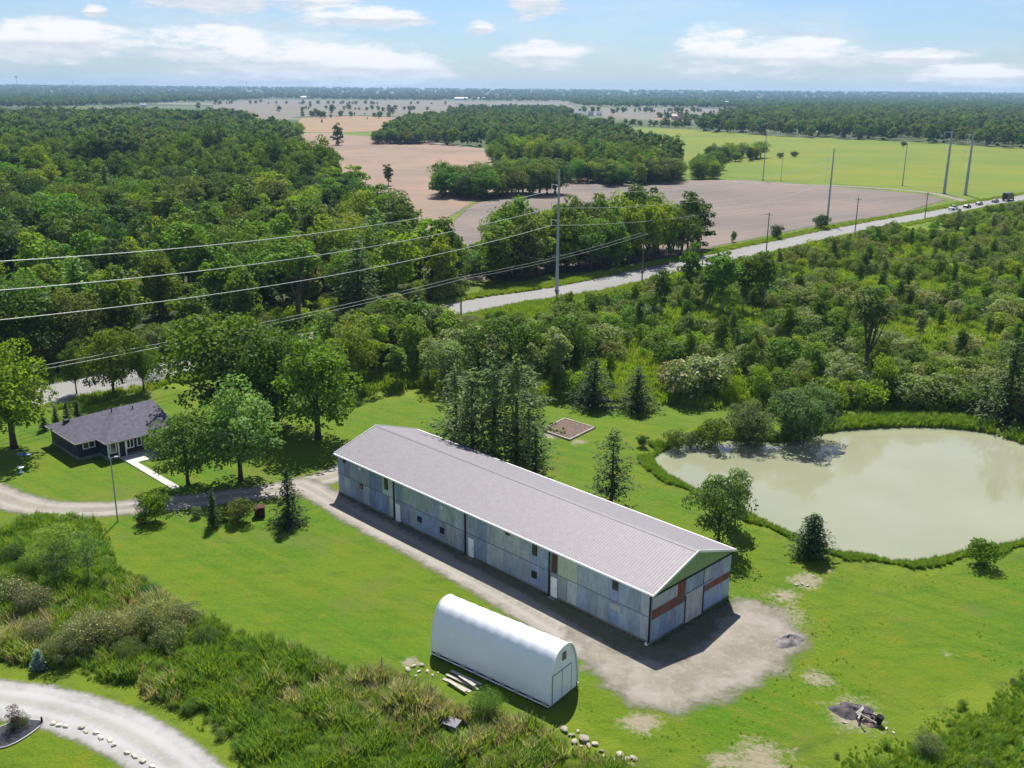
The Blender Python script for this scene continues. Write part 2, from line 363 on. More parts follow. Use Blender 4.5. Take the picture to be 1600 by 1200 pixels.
def sheet_mat(name, build, wob=1.0, wscale=.6, soft=.5):
    """ground sheet whose border breaks up: coverage from the distance to its edge plus noise"""
    m, nt, out = new_mat(name)
    pos = nd(nt, 'ShaderNodeNewGeometry').outputs['Position']
    n = noise(nt, pos, wscale, 6, .65)
    cov = smooth(nt, mth(nt, 'ADD', attr(nt, 'edge'), mth(nt, 'MULTIPLY', mth(nt, 'SUBTRACT', n, .5), 2 * wob)), -soft, soft)
    finish(nt, out, nd(nt, 'ShaderNodeMixShader', {0: cov, 1: nd(nt, 'ShaderNodeBsdfTransparent').outputs[0], 2: build(nt, pos)}).outputs[0])
    return m
def sheet(name, sd, bbox, res, mat, lift=.03, margin=1.0, cap=6.0):
    x0, x1, y0, y1 = bbox
    xs = np.linspace(x0, x1, max(2, int((x1 - x0) / res) + 1)); ys = np.linspace(y0, y1, max(2, int((y1 - y0) / res) + 1))
    X, Y = np.meshgrid(xs, ys); P = np.stack([X.ravel(), Y.ravel()], 1); d = sd(P); mm = len(xs)
    i = (np.arange(len(ys) - 1)[:, None] * mm + np.arange(mm - 1)[None])
    F = np.stack([i, i + 1, i + mm + 1, i + mm], -1).reshape(-1, 4)
    F = F[(d[F] > -margin).any(1)]
    used, inv = np.unique(F, return_inverse=True); F = inv.reshape(-1, 4)
    me = quad_mesh(name, np.c_[P[used], hfun(P[used]) + lift], F, mat, smooth_=True)
    at = me.attributes.new('edge', 'FLOAT', 'POINT'); at.data.foreach_set('value', np.clip(d[used], -cap, cap).astype(np.float32))
    return tag(link(bpy.data.objects.new(name, me)), kind='structure')
def bbox(P, m=2.0): return (P[:, 0].min() - m, P[:, 0].max() + m, P[:, 1].min() - m, P[:, 1].max() + m)

def gravel(c0, c1, c2, bump=.5, ruts=False):
    def b(nt, pos):
        n1 = noise(nt, pos, .25, 4, .6); n2 = noise(nt, pos, 1.6, 5, .7); n3 = noise(nt, pos, 14, 3, .7)
        c = mix(nt, smooth(nt, n1, .35, .65), c0, c1)
        c = mix(nt, smooth(nt, n2, .45, .75, 0, .7), c, c2)
        c = mix(nt, smooth(nt, n3, .5, .8, 0, .35), c, (.10, .09, .075))
        if ruts:   # two wheel tracks and a weedy middle
            d = mth(nt, 'ADD', mth(nt, 'SUBTRACT', ruts, attr(nt, 'edge')), mth(nt, 'MULTIPLY', mth(nt, 'SUBTRACT', n1, .5), .7))
            c = mix(nt, smooth(nt, d, .55, .1, 0, .28), c, (.15, .155, .075))
            c = mix(nt, mth(nt, 'MULTIPLY', smooth(nt, d, .45, .8), smooth(nt, d, 1.35, 1.0, 0, .5)), c, c2)
            c = mix(nt, smooth(nt, d, ruts * .72, ruts * 1.05, 0, .35), c, (.14, .14, .075))
        bp = nd(nt, 'ShaderNodeBump', {'Strength': bump, 'Distance': .05, 'Height': mth(nt, 'ADD', n3, n2)}).outputs[0]
        return principled(nt, c, .9, .15, 0, bp)
    return b
M_DRIVE = sheet_mat('drive_gravel', gravel((.265, .24, .21), (.20, .185, .155), (.32, .295, .26), ruts=2.0), 1.0, .9, .6)
M_YARD = sheet_mat('yard_gravel', gravel((.245, .22, .185), (.175, .16, .12), (.295, .27, .23)), 2.4, .45, 1.1)
M_FRONT = sheet_mat('front_gravel', gravel((.335, .325, .32), (.27, .26, .25), (.37, .36, .35), ruts=2.35), .5, 1.2, .35)
M_DIRT = sheet_mat('shoulder_gravel', gravel((.22, .20, .155), (.17, .155, .12), (.26, .235, .195)), .8, .3, .7)
def asphalt(nt, pos):
    n1 = noise(nt, pos, .06, 4, .6); n2 = noise(nt, pos, 1.2, 4, .7)
    c = mix(nt, n1, (.185, .18, .172), (.225, .22, .21)); c = mix(nt, smooth(nt, n2, .5, .8, 0, .4), c, (.13, .127, .122))
    return principled(nt, c, .85, .2)
M_ROAD = sheet_mat('asphalt', asphalt, .12, 2.0, .12)

def polyline_sheet(name, line, half, mat, lift, res=.7, margin=1.2):
    line = np.asarray(line); return sheet(name, lambda P: half - d_line(line, P), bbox(line, half + margin), res, mat, lift, margin)
def strip(name, line, half, mat, lift):
    """long ribbon along a line, with the distance to its edge stored"""
    L = np.asarray(line); t = np.gradient(L, axis=0); t /= np.linalg.norm(t, axis=1)[:, None]; nn = np.stack([-t[:, 1], t[:, 0]], 1)
    offs = [-half - 1.0, -half, -half * .5, 0, half * .5, half, half + 1.0]
    V = np.concatenate([np.c_[L + nn * o, hfun(L + nn * o) + lift] for o in offs]); n = len(L)
    e = np.concatenate([np.full(n, half - abs(o)) for o in offs])
    F = [(k * n + i, k * n + i + 1, (k + 1) * n + i + 1, (k + 1) * n + i) for k in range(len(offs) - 1) for i in range(n - 1)]
    me = quad_mesh(name, V, [f[::-1] for f in F], mat, smooth_=True)
    at = me.attributes.new('edge', 'FLOAT', 'POINT'); at.data.foreach_set('value', e.astype(np.float32))
    return tag(link(bpy.data.objects.new(name, me)), kind='structure')
strip('road_shoulder', ROADC, 6.6, M_DIRT, .05)
strip('road', ROADC, 4.7, M_ROAD, .075)

# farm tracks and drives
strip('farm_track', rounded(GP([(1120, 281), (1190, 287), (1320, 291), (1440, 300), (1500, 312), (1530, 322)]), 5, False), 2.4, M_DIRT, .06)
strip('field_lane', rounded(GP([(645, 219), (700, 226), (760, 234)]), 5, False), 4.0, M_DIRT, .06)
DRIVE_A = rounded(GP([(-140, 735), (-60, 750), (0, 775), (60, 793), (140, 797), (220, 791), (290, 784), (350, 777), (420, 768), (470, 757), (520, 744), (555, 728), (600, 700)]), 5, False)
polyline_sheet('driveway', DRIVE_A, 2.1, M_DRIVE, .03, .6)
DRIVE_B = rounded(GP([(470, 757), (500, 772), (560, 808), (640, 850), (740, 905), (840, 962), (930, 1018), (1000, 1060)]), 5, False)
polyline_sheet('barn_lane', DRIVE_B, 1.8, M_DRIVE, .036, .6)
YARD = GP([(890, 985), (1000, 1030), (1060, 1030), (1110, 985), (1160, 935), (1205, 945), (1258, 1000), (1230, 1040), (1150, 1085), (1060, 1112), (990, 1100), (930, 1050)])
sheet('gravel_yard', lambda P: sd_poly(YARD, P), bbox(YARD, 5), .6, M_YARD, .042, 3.5)
APRON = GP([(530, 770), (700, 848), (860, 930), (1018, 1007), (1137, 940), (1165, 965), (1040, 1055), (1000, 1045), (800, 942), (640, 850), (520, 790)])
M_APRON = sheet_mat('packed_earth', gravel((.085, .095, .045), (.13, .12, .085), (.17, .16, .11)), 1.2, .8, .7)
sheet('earth_apron', lambda P: sd_poly(APRON, P), bbox(APRON, 2), .6, M_APRON, .024, 1.6)
FRONT = rounded(GP([(-160, 1092), (-60, 1088), (40, 1098), (125, 1118), (205, 1152), (275, 1200), (320, 1250), (350, 1310)]), 6, False)
polyline_sheet('front_drive', FRONT, 2.35, M_FRONT, .03, .45)

def field_mat(name, c0, c1, c2, row_dir, row=.0, rs=1.0):
    def b(nt, pos):
        q = nd(nt, 'ShaderNodeVectorRotate', {'Vector': pos, 'Angle': row_dir}, rotation_type='Z_AXIS').outputs[0]
        n1 = noise(nt, pos, .012, 4, .6); n2 = noise(nt, scaled(nt, q, (.05, 1, 1)), .22 * rs, 4, .65); n3 = noise(nt, pos, .5, 4, .7)
        c = mix(nt, smooth(nt, n1, .35, .65), c0, c1); c = mix(nt, smooth(nt, n2, .48, .72, 0, .7), c, c2)
        c = mix(nt, smooth(nt, n3, .4, .8, 0, .25), c, c2)
        wv = nd(nt, 'ShaderNodeTexWave', {'Vector': q, 'Scale': .055, 'Distortion': 2.5, 'Detail': 2.0, 'Detail Scale': .4}, wave_type='BANDS', bands_direction='Y').outputs['Fac']
        c = mix(nt, smooth(nt, wv, .5, 1.0, 0, .4), c, c1)
        return principled(nt, c, .9, .1)
    return sheet_mat(name, b, 1.5, .15, 1.0)
def field(name, pts, mat, lift, z=0.0, res=None):
    P = GP(pts); bb = bbox(P, 3); res = res or max(4.0, (bb[1] - bb[0]) / 110)
    return sheet(name, lambda Q: sd_poly(P, Q), bb, res, mat, lift, res * 1.5, 60)
M_SOIL = field_mat('ploughed_soil', (.185, .145, .122), (.125, .108, .096), (.225, .18, .148), R(-40))
M_TAN = field_mat('dry_soil', (.245, .168, .12), (.175, .13, .10), (.30, .22, .155), R(10))
M_CROP = field_mat('young_crop', (.095, .150, .016), (.155, .17, .014), (.068, .125, .02), R(5), rs=.4)
M_GREYF = field_mat('grey_field', (.16, .135, .115), (.12, .12, .09), (.19, .155, .13), R(0))
M_ORANGE = field_mat('orange_field', (.26, .165, .10), (.22, .15, .095), (.17, .17, .07), R(0))
field('ploughed_field', [(660, 420), (690, 362), (735, 322), (790, 300), (905, 286), (1010, 288), (1080, 282), (1160, 281), (1300, 291), (1440, 303), (1478, 312), (1400, 335), (1280, 352), (1150, 378), (1040, 402), (900, 420), (745, 440)], M_SOIL, .03)
field('tan_field', [(430, 208), (510, 208), (600, 215), (700, 225), (762, 236), (775, 262), (840, 268), (960, 285), (905, 286), (790, 299), (735, 318), (640, 380), (560, 320), (450, 238)], M_TAN, .045)
field('green_field', [(940, 196), (1100, 204), (1250, 216), (1420, 222), (1620, 234), (1900, 250), (1900, 300), (1640, 304), (1540, 312), (1490, 305), (1330, 289), (1200, 281), (1110, 275), (1060, 262), (1050, 240), (1000, 215)], M_CROP, .036)
field('orange_field', [(455, 206), (470, 184), (560, 181), (680, 186), (640, 196), (590, 205), (520, 207)], M_ORANGE, .06, res=9)
field('grey_field', [(330, 176), (335, 158.5), (480, 156.5), (700, 157.5), (720, 166), (680, 184), (560, 180), (470, 182), (400, 190)], M_GREYF, .09, res=30)
field('pale_field', [(880, 171), (1040, 168), (1180, 172), (1140, 180), (1090, 190), (950, 185)], M_GREYF, .09, res=20)
field('pale_meadow', [(660, 158), (880, 159), (905, 171), (860, 173), (735, 169), (735, 163), (690, 160)], M_GREYF, .16, res=25)
field('sand_field', [(1030, 184), (1085, 185), (1075, 189), (1020, 188)], M_ORANGE, .12, res=12)
field('wheat_field', [(1500, 208), (1640, 214), (1640, 222), (1520, 214)], M_GREYF, .06, res=12)

# pond
def build_pond():
    m, nt, out = new_mat('milky_water')
    pos = nd(nt, 'ShaderNodeNewGeometry').outputs['Position']
    w = mth(nt, 'ADD', noise(nt, scaled(nt, pos, (1, .6, 1)), 1.1, 3, .6), mth(nt, 'MULTIPLY', noise(nt, pos, 4.0, 2), .4))
    bp = nd(nt, 'ShaderNodeBump', {'Strength': .16, 'Distance': .05, 'Height': w}).outputs[0]
    c = mix(nt, smooth(nt, noise(nt, pos, .06, 3, .5), .35, .7), (.218, .226, .143), (.245, .252, .170))
    finish(nt, out, principled(nt, c, .05, .5, 0, bp, IOR=1.45))
    c0 = POND.mean(0); P = c0 + (POND - c0) * 1.05
    return tag(mesh_obj('pond', [(x, y, POND_Z) for x, y in P], [tuple(range(len(P)))], m), kind='structure')
build_pond()

# ================================================================== PLANT MESHES
def cards(C, N, size, asp, g, tang=None):
    """diamond-shaped leaf cards; returns V, F"""
    n = len(C); N = N / np.maximum(np.linalg.norm(N, axis=1), 1e-6)[:, None]
    T = g.normal(size=(n, 3)) if tang is None else tang
    T = T - (T * N).sum(1)[:, None] * N; T /= np.maximum(np.linalg.norm(T, axis=1), 1e-6)[:, None]
    B = np.cross(N, T); s = size[:, None] * .5; a = (size * asp)[:, None] * .5
    V = np.stack([C - T * s, C + B * a - T * s * .1, C + T * s, C - B * a - T * s * .1], 1).reshape(-1, 3)
    return V, np.arange(4 * n).reshape(-1, 4)
def unit(g, n):
    v = g.normal(size=(n, 3)); return v / np.linalg.norm(v, axis=1)[:, None]
def crown_mesh(name, seed, Rc, z0, z1, nl, per, leaf, mat=None, lobe=.42, flat=1.0, top=1.0, asp=.7, droop=0.0, core=.35, low=.25):
    """lobed broadleaf crown: leaf cards on the shells of many small lobes, gaps between them"""
    g = np.random.default_rng(seed); zc = z0 + (z1 - z0) * .52; hz = (z1 - z0) / 2
    i = np.arange(nl) + .5; ph = np.arccos(1 - 2 * i / nl); th = math.pi * (1 + 5 ** .5) * i + g.uniform(0, 6.28)
    U = np.stack([np.cos(th) * np.sin(ph), np.sin(th) * np.sin(ph), np.cos(ph)], 1) + g.normal(size=(nl, 3)) * .16
    rr = g.uniform(.5, .86, nl); k = g.random(nl) < core; rr[k] *= .6
    L = U * rr[:, None]; taper = np.where(L[:, 2] > 0, 1 - (1 - 1 / (1 + .0)) - 0 * L[:, 2], 1.0) * np.where(L[:, 2] > 0, 1 - (1 - top) * L[:, 2] * .9, 1 - low * -L[:, 2])
    Cn = np.stack([L[:, 0] * Rc * taper, L[:, 1] * Rc * taper, zc + L[:, 2] * hz], 1)
    lr = Rc * lobe * g.uniform(.6, 1.25, nl)
    Vs, Ts, Ns = [], [], []
    for j in range(nl):
        d = unit(g, per); keep = d[:, 2] > -.75 + .4 * g.random(per); d = d[keep]; n = len(d)
        rad = lr[j] * (0.62 + .45 * g.random(n) ** .7)
        C = Cn[j] + d * rad[:, None] * np.array([1, 1, .78 * flat]); C[:, 2] -= droop * lr[j] * (1 - d[:, 2]) * g.random(n)
        Vs.append(C); Ns.append(d * .9 + g.normal(size=(n, 3)) * .55 + np.array([0, 0, .25]))
        Ts.append(np.clip(.5 + .22 * g.normal() + .2 * g.normal(size=n), 0, 1))
    C = np.concatenate(Vs); C[:, 2] = np.maximum(C[:, 2], .05)
    n = len(C); V, F = cards(C, np.concatenate(Ns), leaf * g.uniform(.6, 1.35, n), asp, g)
    return quad_mesh(name, V, F, mat or LEAF, np.concatenate(Ts)), Cn, zc
def trunk_mesh(name, seed, H, r0, limbs, fork, mat=BARK, lean=.03, n=7):
    """tapered trunk with limbs that reach to the given points"""
    g = random.Random(seed); mb = MB()
    pts = [Vector((g.uniform(-1, 1) * lean * H * t, g.uniform(-1, 1) * lean * H * t, H * t)) for t in (0, .12, .35, .6, .82, 1)]
    pts[0] = Vector((0, 0, -.25))
    mb.tube(pts, [r0 * 1.35, r0, r0 * .82, r0 * .6, r0 * .36, r0 * .12], n)
    for L in limbs:
        L = Vector(L); zb = min(max(fork * H * g.uniform(.8, 1.3), .1 * H), L.z * .9); f = zb / H
        b = Vector((0, 0, zb)); mid = b.lerp(L, .5) + Vector((0, 0, -.04 * H))
        rr = r0 * (.5 - .25 * min(f, 1))
        mb.tube([b, mid, L], [rr, rr * .65, rr * .2], 5, False)
    me = bpy.data.meshes.new(name); me.from_pydata(mb.v, [], mb.f); me.materials.append(mat); me.polygons.foreach_set('use_smooth', [True] * len(me.polygons)); me.update()
    return me
def broadleaf(seed, Rc, H, base, nl, per, leaf, r0=.24, mat=BARK, **kw):
    c, L, zc = crown_mesh('crown', seed, Rc, base, H, nl, per, leaf, **kw)
    g = np.random.default_rng(seed + 99); pick = L[g.choice(len(L), min(9, len(L)), False)]
    return c, trunk_mesh('trunk', seed, H * .82, r0, pick, .32, mat)
def conifer(seed, H, Rb, z0, whorls, per, leaf, asp=.35, droop=.15, shape=1.0, tuft=9, gap=.0, r0=.2, irregular=.2, width_at=0.0):
    """whorled conifer; leaf cards in tufts along sloping boughs"""
    g = np.random.default_rng(seed); Cs, Ns, Ts, Tg = [], [], [], []; limbs = []
    for w in range(whorls):
        t = (w + .5) / whorls; z = z0 + (H - z0) * t
        prof = (1 - t) ** shape if width_at == 0 else (min(t / width_at, 1) * .45 + .55) * (1 - max(t - width_at, 0) / (1 - width_at)) ** shape
        rad = Rb * prof + .06 * Rb
        nb = max(4, int(per * (.55 + .45 * prof)))
        for b in range(nb):
            if g.random() < gap: continue
            an = 6.283 * (b + g.random() * .8) / nb + w * 1.1; rl = rad * (1 + irregular * g.normal()); rl = max(rl, .12)
            zz = z + g.normal() * (H - z0) / whorls * .35; dr = np.array([math.cos(an), math.sin(an), 0])
            if b % 3 == 0: limbs.append((*(dr[:2] * rl * .8), zz - droop * rl * .6))
            n = max(3, int(tuft * (rl / Rb + .25))); s = g.random(n) ** .75
            C = np.array([0, 0, zz]) + dr * (s * rl)[:, None] + g.normal(size=(n, 3)) * leaf * .42; C[:, 2] += -droop * rl * s ** 1.4 + .02
            Cs.append(C); Ns.append(np.array([0, 0, 1]) + dr * .35 + g.normal(size=(n, 3)) * .42)
            Tg.append(dr + g.normal(size=(n, 3)) * .5); Ts.append(np.clip(.5 + .18 * g.normal() + .18 * g.normal(size=n), 0, 1))
    C = np.concatenate(Cs); C[:, 2] = np.maximum(C[:, 2], .05); n = len(C)
    V, F = cards(C, np.concatenate(Ns), leaf * g.uniform(.7, 1.4, n), asp, g, np.concatenate(Tg))
    return quad_mesh('crown', V, F, NEEDLE, np.concatenate(Ts)), trunk_mesh('trunk', seed, H * .97, r0, limbs[:26], .5, BARK, lean=.004)

KIT = {
 # full garden trees
 'maple':   [broadleaf(11 + i, 5.2, 13.0, 1.3, 54, 190, .40, .34, top=.75, lobe=.34, low=.08) for i in range(3)],
 'oak':     [broadleaf(21 + i, 5.8, 12.5, 1.0, 60, 180, .40, .36, top=.85, lobe=.33, low=.08) for i in range(2)],
 'airy':    [broadleaf(31 + i, 4.1, 10.0, .8, 48, 170, .32, .2, top=.7, lobe=.33, core=.2) for i in range(2)],
 # trees of the wood
 'wood':    [broadleaf(41 + i, 4.3, 15.5, .1 + .5 * (i % 3), 44, 88, .66, .26, top=.72, lobe=.36, core=.25, low=.06) for i in range(5)],
 'poplar':  [broadleaf(51 + i, 2.2, 11.0, 1.2, 30, 110, .36, .16, top=.5, lobe=.42, mat=PALEBARK) for i in range(3)],
 'young':   [broadleaf(61 + i, 2.1, 7.2, 1.0, 22, 95, .32, .11, top=.6, lobe=.42, mat=PALEBARK) for i in range(4)],
 'shrub':   [broadleaf(71 + i, 1.7, 2.8, .1, 24, 120, .21, .06, top=.9, lobe=.42, core=.1) for i in range(5)],
 'bush':    [broadleaf(76 + i, 1.7, 2.6, .05, 34, 260, .105, .05, top=.9, lobe=.36, core=.15, asp=.5) for i in range(3)],
 'sapling': [broadleaf(66 + i, 1.9, 6.0, .3, 28, 110, .17, .08, top=.55, lobe=.36, asp=.5, mat=PALEBARK) for i in range(2)],
 'willow':  [broadleaf(81 + i, 2.7, 4.7, .0, 80, 190, .2, .09, top=.95, lobe=.25, asp=.5, core=.2, low=.0) for i in range(2)],
 'weeping': [broadleaf(86, 2.1, 3.6, .3, 26, 130, .26, .1, top=.9, lobe=.36, asp=.35, droop=.9)],
 'pine':    [conifer(91 + i, 11.5, 3.2, 1.2, 15, 12, .46, .36, droop=.02, shape=.62, tuft=24, gap=.22, r0=.2, irregular=.3, width_at=.25) for i in range(3)],
 'spruce':  [conifer(101 + i, 6.0, 2.15, .15, 22, 13, .34, .34, droop=.28, shape=.95, tuft=13, r0=.12) for i in range(2)],
 'cedar':   [conifer(111 + i, 4.0, .75, .08, 22, 9, .26, .42, droop=-.35, shape=.75, tuft=8, r0=.06, irregular=.12) for i in range(2)],
 'juniper': [conifer(121, 4.4, 1.5, .1, 20, 17, .24, .42, droop=-.2, shape=.6, tuft=17, r0=.08, irregular=.2)],
 'snag':    [broadleaf(126, 1.7, 8.0, 4.3, 18, 100, .28, .2, top=.9, lobe=.42)],
 'fir':     [conifer(131 + i, 8.0, 2.9, .4, 22, 13, .42, .34, droop=.2, shape=.9, tuft=12, r0=.14) for i in range(2)],
}
def tinted(me, col, trans=.42):
    me = me.copy(); me.materials.clear(); me.materials.append(leaf_mat('leaf_tone', trans, .65, .08, col, upn=.55 if trans < .4 else 0)); return me
BLOOM = leaf_mat('blossom_petals', .2, .7, .08)
def bloom_mesh(seed, Rc, H, base, nl, per, size, lobe, core, z=.9):
    return crown_mesh('blossom', seed, Rc * 1.04, base, H * 1.03, nl, per, size, BLOOM, lobe=lobe, top=z, core=core, asp=.8)[0]
BLOOMS = {'bush': [bloom_mesh(76 + i, 1.7, 2.6, .05, 34, 26, .085, .36, .15) for i in range(3)], 'shrub': [bloom_mesh(71 + i, 1.7, 2.8, .1, 24, 40, .20, .42, .1) for i in range(5)]}
def bloom(o, kind, col):
    cr = [c for c in o.children if c.name.startswith(('crown', 'foliage'))][0]; i = [k[0] for k in KIT[kind]].index(cr.data)
    b = bpy.data.objects.new('blossom', BLOOMS[kind][i]); link(b, o); b.color = (*col, 1)
def proto_far():
    c = bpy.data.collections.new('distant_tree_kinds'); out = []
    for i in range(5):
        me, L, zc = crown_mesh('distant_crown', 141 + i, 4.6, 1.0, 14, 15, 34, 1.7, top=.75, lobe=.42, core=.1)
        o = bpy.data.objects.new('distant_crown', tinted(me, [GREEN, MID, DARK, MID, OLIVE][i])); c.objects.link(o)
    return c
def proto_wood():
    c = bpy.data.collections.new('wood_tree_kinds')
    for i, (me, tr) in enumerate(KIT['wood']):
        o = bpy.data.objects.new('wood_crown', tinted(me, [GREEN, MID, DARK, BRIGHT, MID][i])); c.objects.link(o)
    return c
def proto_shrub():
    c = bpy.data.collections.new('shrub_kinds')
    for i, (me, tr) in enumerate(KIT['shrub']):
        o = bpy.data.objects.new('shrub_crown', tinted(me, [(.07, .115, .012), GREEN, (.085, .11, .045), (.11, .155, .012), (.08, .10, .025)][i])); c.objects.link(o)
    return c
def tuft_mesh(name, seed, n, H, spread, wid, lean=.35, seedhead=0.0):
    g = np.random.default_rng(seed); V = []; F = []; T = []
    for i in range(n):
        a = g.uniform(0, 6.283); r = spread * g.random() ** .6; b = np.array([math.cos(a) * r, math.sin(a) * r, -.03])
        a2 = a + g.normal() * .9; d = np.array([math.cos(a2), math.sin(a2), 0]); hh = H * g.uniform(.55, 1.1); L = lean * hh * g.uniform(.2, 1.3)
        s = np.array([-d[1], d[0], 0]) * wid * g.uniform(.7, 1.3) * .5
        m_ = b + d * L * .3 + np.array([0, 0, hh * .62]); t = b + d * L + np.array([0, 0, hh]); k = len(V)
        V += [b - s, b + s, m_ + s * .8, m_ - s * .8, t + s * .15, t - s * .15]
        F += [(k, k + 1, k + 2, k + 3), (k + 3, k + 2, k + 4, k + 5)]; tt = float(np.clip(.5 + .22 * g.normal(), 0, 1)); T += [tt, tt]
    return quad_mesh(name, np.array(V), np.array(F), GRASS, T)
def proto(name, items):
    c = bpy.data.collections.new(name)
    for me, col in items:
        o = bpy.data.objects.new(me.name, tinted(me, col, .38)); c.objects.link(o)
    return c

def scatter(name, pts, scl, coll, zoff=0.0, zscale=None, label=None):
    """one object whose points carry instances of the collection's meshes"""
    P = np.asarray(pts, float); n = len(P)
    if not n: return
    z = hfun(P) + zoff if P.shape[1] == 2 else P[:, 2]
    me = bpy.data.meshes.new(name); me.vertices.add(n); me.vertices.foreach_set('co', np.c_[P[:, :2], z].astype(np.float32).ravel())
    s = np.broadcast_to(np.asarray(scl, np.float32), (n,)); zs = s if zscale is None else np.asarray(zscale, np.float32)
    for k, a in (('size', s), ('size_z', zs), ('turn', nr.uniform(0, 6.283, n))):
        at = me.attributes.new(k, 'FLOAT', 'POINT'); at.data.foreach_set('value', np.ascontiguousarray(a, np.float32))
    at = me.attributes.new('which', 'INT', 'POINT'); at.data.foreach_set('value', nr.integers(0, len(coll.objects), n).astype(np.int32))
    o = link(bpy.data.objects.new(name, me))
    gt = bpy.data.node_groups.new(name + '_nodes', 'GeometryNodeTree')
    gt.interface.new_socket('Geometry', in_out='INPUT', socket_type='NodeSocketGeometry'); gt.interface.new_socket('Geometry', in_out='OUTPUT', socket_type='NodeSocketGeometry')
    gi = gt.nodes.new('NodeGroupInput'); go = gt.nodes.new('NodeGroupOutput')
    def na(nm, t='FLOAT'):
        q = gt.nodes.new('GeometryNodeInputNamedAttribute'); q.data_type = t; q.inputs[0].default_value = nm; return q.outputs[0]
    ci = gt.nodes.new('GeometryNodeCollectionInfo'); ci.inputs[0].default_value = coll; ci.inputs['Separate Children'].default_value = True; ci.inputs['Reset Children'].default_value = True
    ip = gt.nodes.new('GeometryNodeInstanceOnPoints'); ip.inputs['Pick Instance'].default_value = True
    gt.links.new(gi.outputs[0], ip.inputs['Points']); gt.links.new(ci.outputs[0], ip.inputs['Instance']); gt.links.new(na('which', 'INT'), ip.inputs['Instance Index'])
    cr = gt.nodes.new('ShaderNodeCombineXYZ'); gt.links.new(na('turn'), cr.inputs[2])
    er = gt.nodes.new('FunctionNodeEulerToRotation'); gt.links.new(cr.outputs[0], er.inputs[0]); gt.links.new(er.outputs[0], ip.inputs['Rotation'])
    cs = gt.nodes.new('ShaderNodeCombineXYZ'); gt.links.new(na('size'), cs.inputs[0]); gt.links.new(na('size'), cs.inputs[1]); gt.links.new(na('size_z'), cs.inputs[2])
    gt.links.new(cs.outputs[0], ip.inputs['Scale']); gt.links.new(ip.outputs[0], go.inputs[0])
    mo = o.modifiers.new('scatter', 'NODES'); mo.node_group = gt
    return tag(o, label, kind='stuff')

def plant(kind, xy, H, label, cat, name, color, group=None, wide=1.0, variant=None, z=None, jitter=.06):
    """a tree or shrub as a thing: an Empty with trunk and crown"""
    k = KIT[kind]; i = rnd.randrange(len(k)) if variant is None else variant % len(k)
    cm, tm = k[i]; h0 = max(v.co.z for v in cm.vertices) if 'h' not in cm else cm['h']; cm['h'] = h0
    s = H / h0
    o = thing(name, (xy[0], xy[1], h(*xy) if z is None else z), label, cat, rnd.uniform(0, 6.28), group)
    o.scale = (s * wide, s * wide * rnd.uniform(.94, 1.06), s)
    j = lambda c: max(0.004, c * (1 + rnd.uniform(-jitter, jitter)))
    for me, nm in ((tm, 'trunk' if H > 3.2 else 'stem'), (cm, 'crown' if H > 3.2 else 'foliage')):
        c = bpy.data.objects.new(nm, me); link(c, o)
        if me is cm: c.color = (j(color[0]), j(color[1]), j(color[2]), 1)
    return o
def poisson(poly, spacing, n_try, seed, accept=None, clip=None):
    g = np.random.default_rng(seed); P = np.asarray(poly); x0, y0 = P.min(0); x1, y1 = P.max(0)
    if clip: x0, x1, y0, y1 = max(x0, clip[0]), min(x1, clip[1]), max(y0, clip[2]), min(y1, clip[3])
    Q = np.c_[g.uniform(x0, x1, n_try), g.uniform(y0, y1, n_try)]
    Q = Q[sd_poly(P, Q) > 0]
    if accept is not None: Q = Q[accept(Q)]
    cell = {}; out = []; sp = spacing
    for q in Q:
        c = (int(q[0] // sp), int(q[1] // sp)); ok = True
        for a in (-1, 0, 1):
            for b in (-1, 0, 1):
                for r in cell.get((c[0] + a, c[1] + b), ()):
                    if (r[0] - q[0]) ** 2 + (r[1] - q[1]) ** 2 < sp * sp: ok = False; break
                if not ok: break
            if not ok: break
        if ok: cell.setdefault(c, []).append(q); out.append(q)
    return np.array(out)
def in_view(Q, m=.04, top=16.0):
    a = Q[:, 0] / Q[:, 1]; return (np.abs(a) < .53 + m) & (Q[:, 1] > 52)

# ================================================================== BUILDINGS
def metal_mat(name, rough=.5, metallic=0.0, col=None, streak=.35, spec=.5):
    m, nt, out = new_mat(name)
    oc = nd(nt, 'ShaderNodeTexCoord').outputs['Object']
    c = nd(nt, 'ShaderNodeObjectInfo').outputs['Color'] if col is None else nd(nt, 'ShaderNodeRGB').outputs[0]
    if col is not None: c.default_value = (*col, 1)
    rv = nd(nt, 'ShaderNodeObjectInfo').outputs['Random']
    off = nd(nt, 'ShaderNodeVectorMath', {0: oc, 1: nd(nt, 'ShaderNodeCombineXYZ', {0: mth(nt, 'MULTIPLY', rv, 90), 1: 0, 2: mth(nt, 'MULTIPLY', rv, 40)}).outputs[0]}, operation='ADD').outputs[0]
    n1 = noise(nt, scaled(nt, off, (2, 2, .7)), 1.0, 5, .65); n2 = noise(nt, off, 5, 4, .7)
    k = mth(nt, 'ADD', smooth(nt, n1, .3, .7, 1 - streak, 1 + streak), mth(nt, 'MULTIPLY', mth(nt, 'SUBTRACT', n2, .5), streak))
    cc = mix(nt, 1.0, c, nd(nt, 'ShaderNodeCombineColor', {0: k, 1: k, 2: k}).outputs[0], 'MULTIPLY')
    cc = mix(nt, smooth(nt, noise(nt, off, .9, 6, .7), .58, .78, 0, .6), cc, (.17, .11, .075))
    finish(nt, out, principled(nt, cc, rough, spec, metallic))
    return m
M_GALV = metal_mat('galvanised_sheet', .55, streak=.2)
M_ROOF = metal_mat('roof_steel', .6, .08, (.20, .183, .197), .07, .30)
M_WHITE = simple('white_trim', (.78, .78, .77), .5, .4, var=.06)
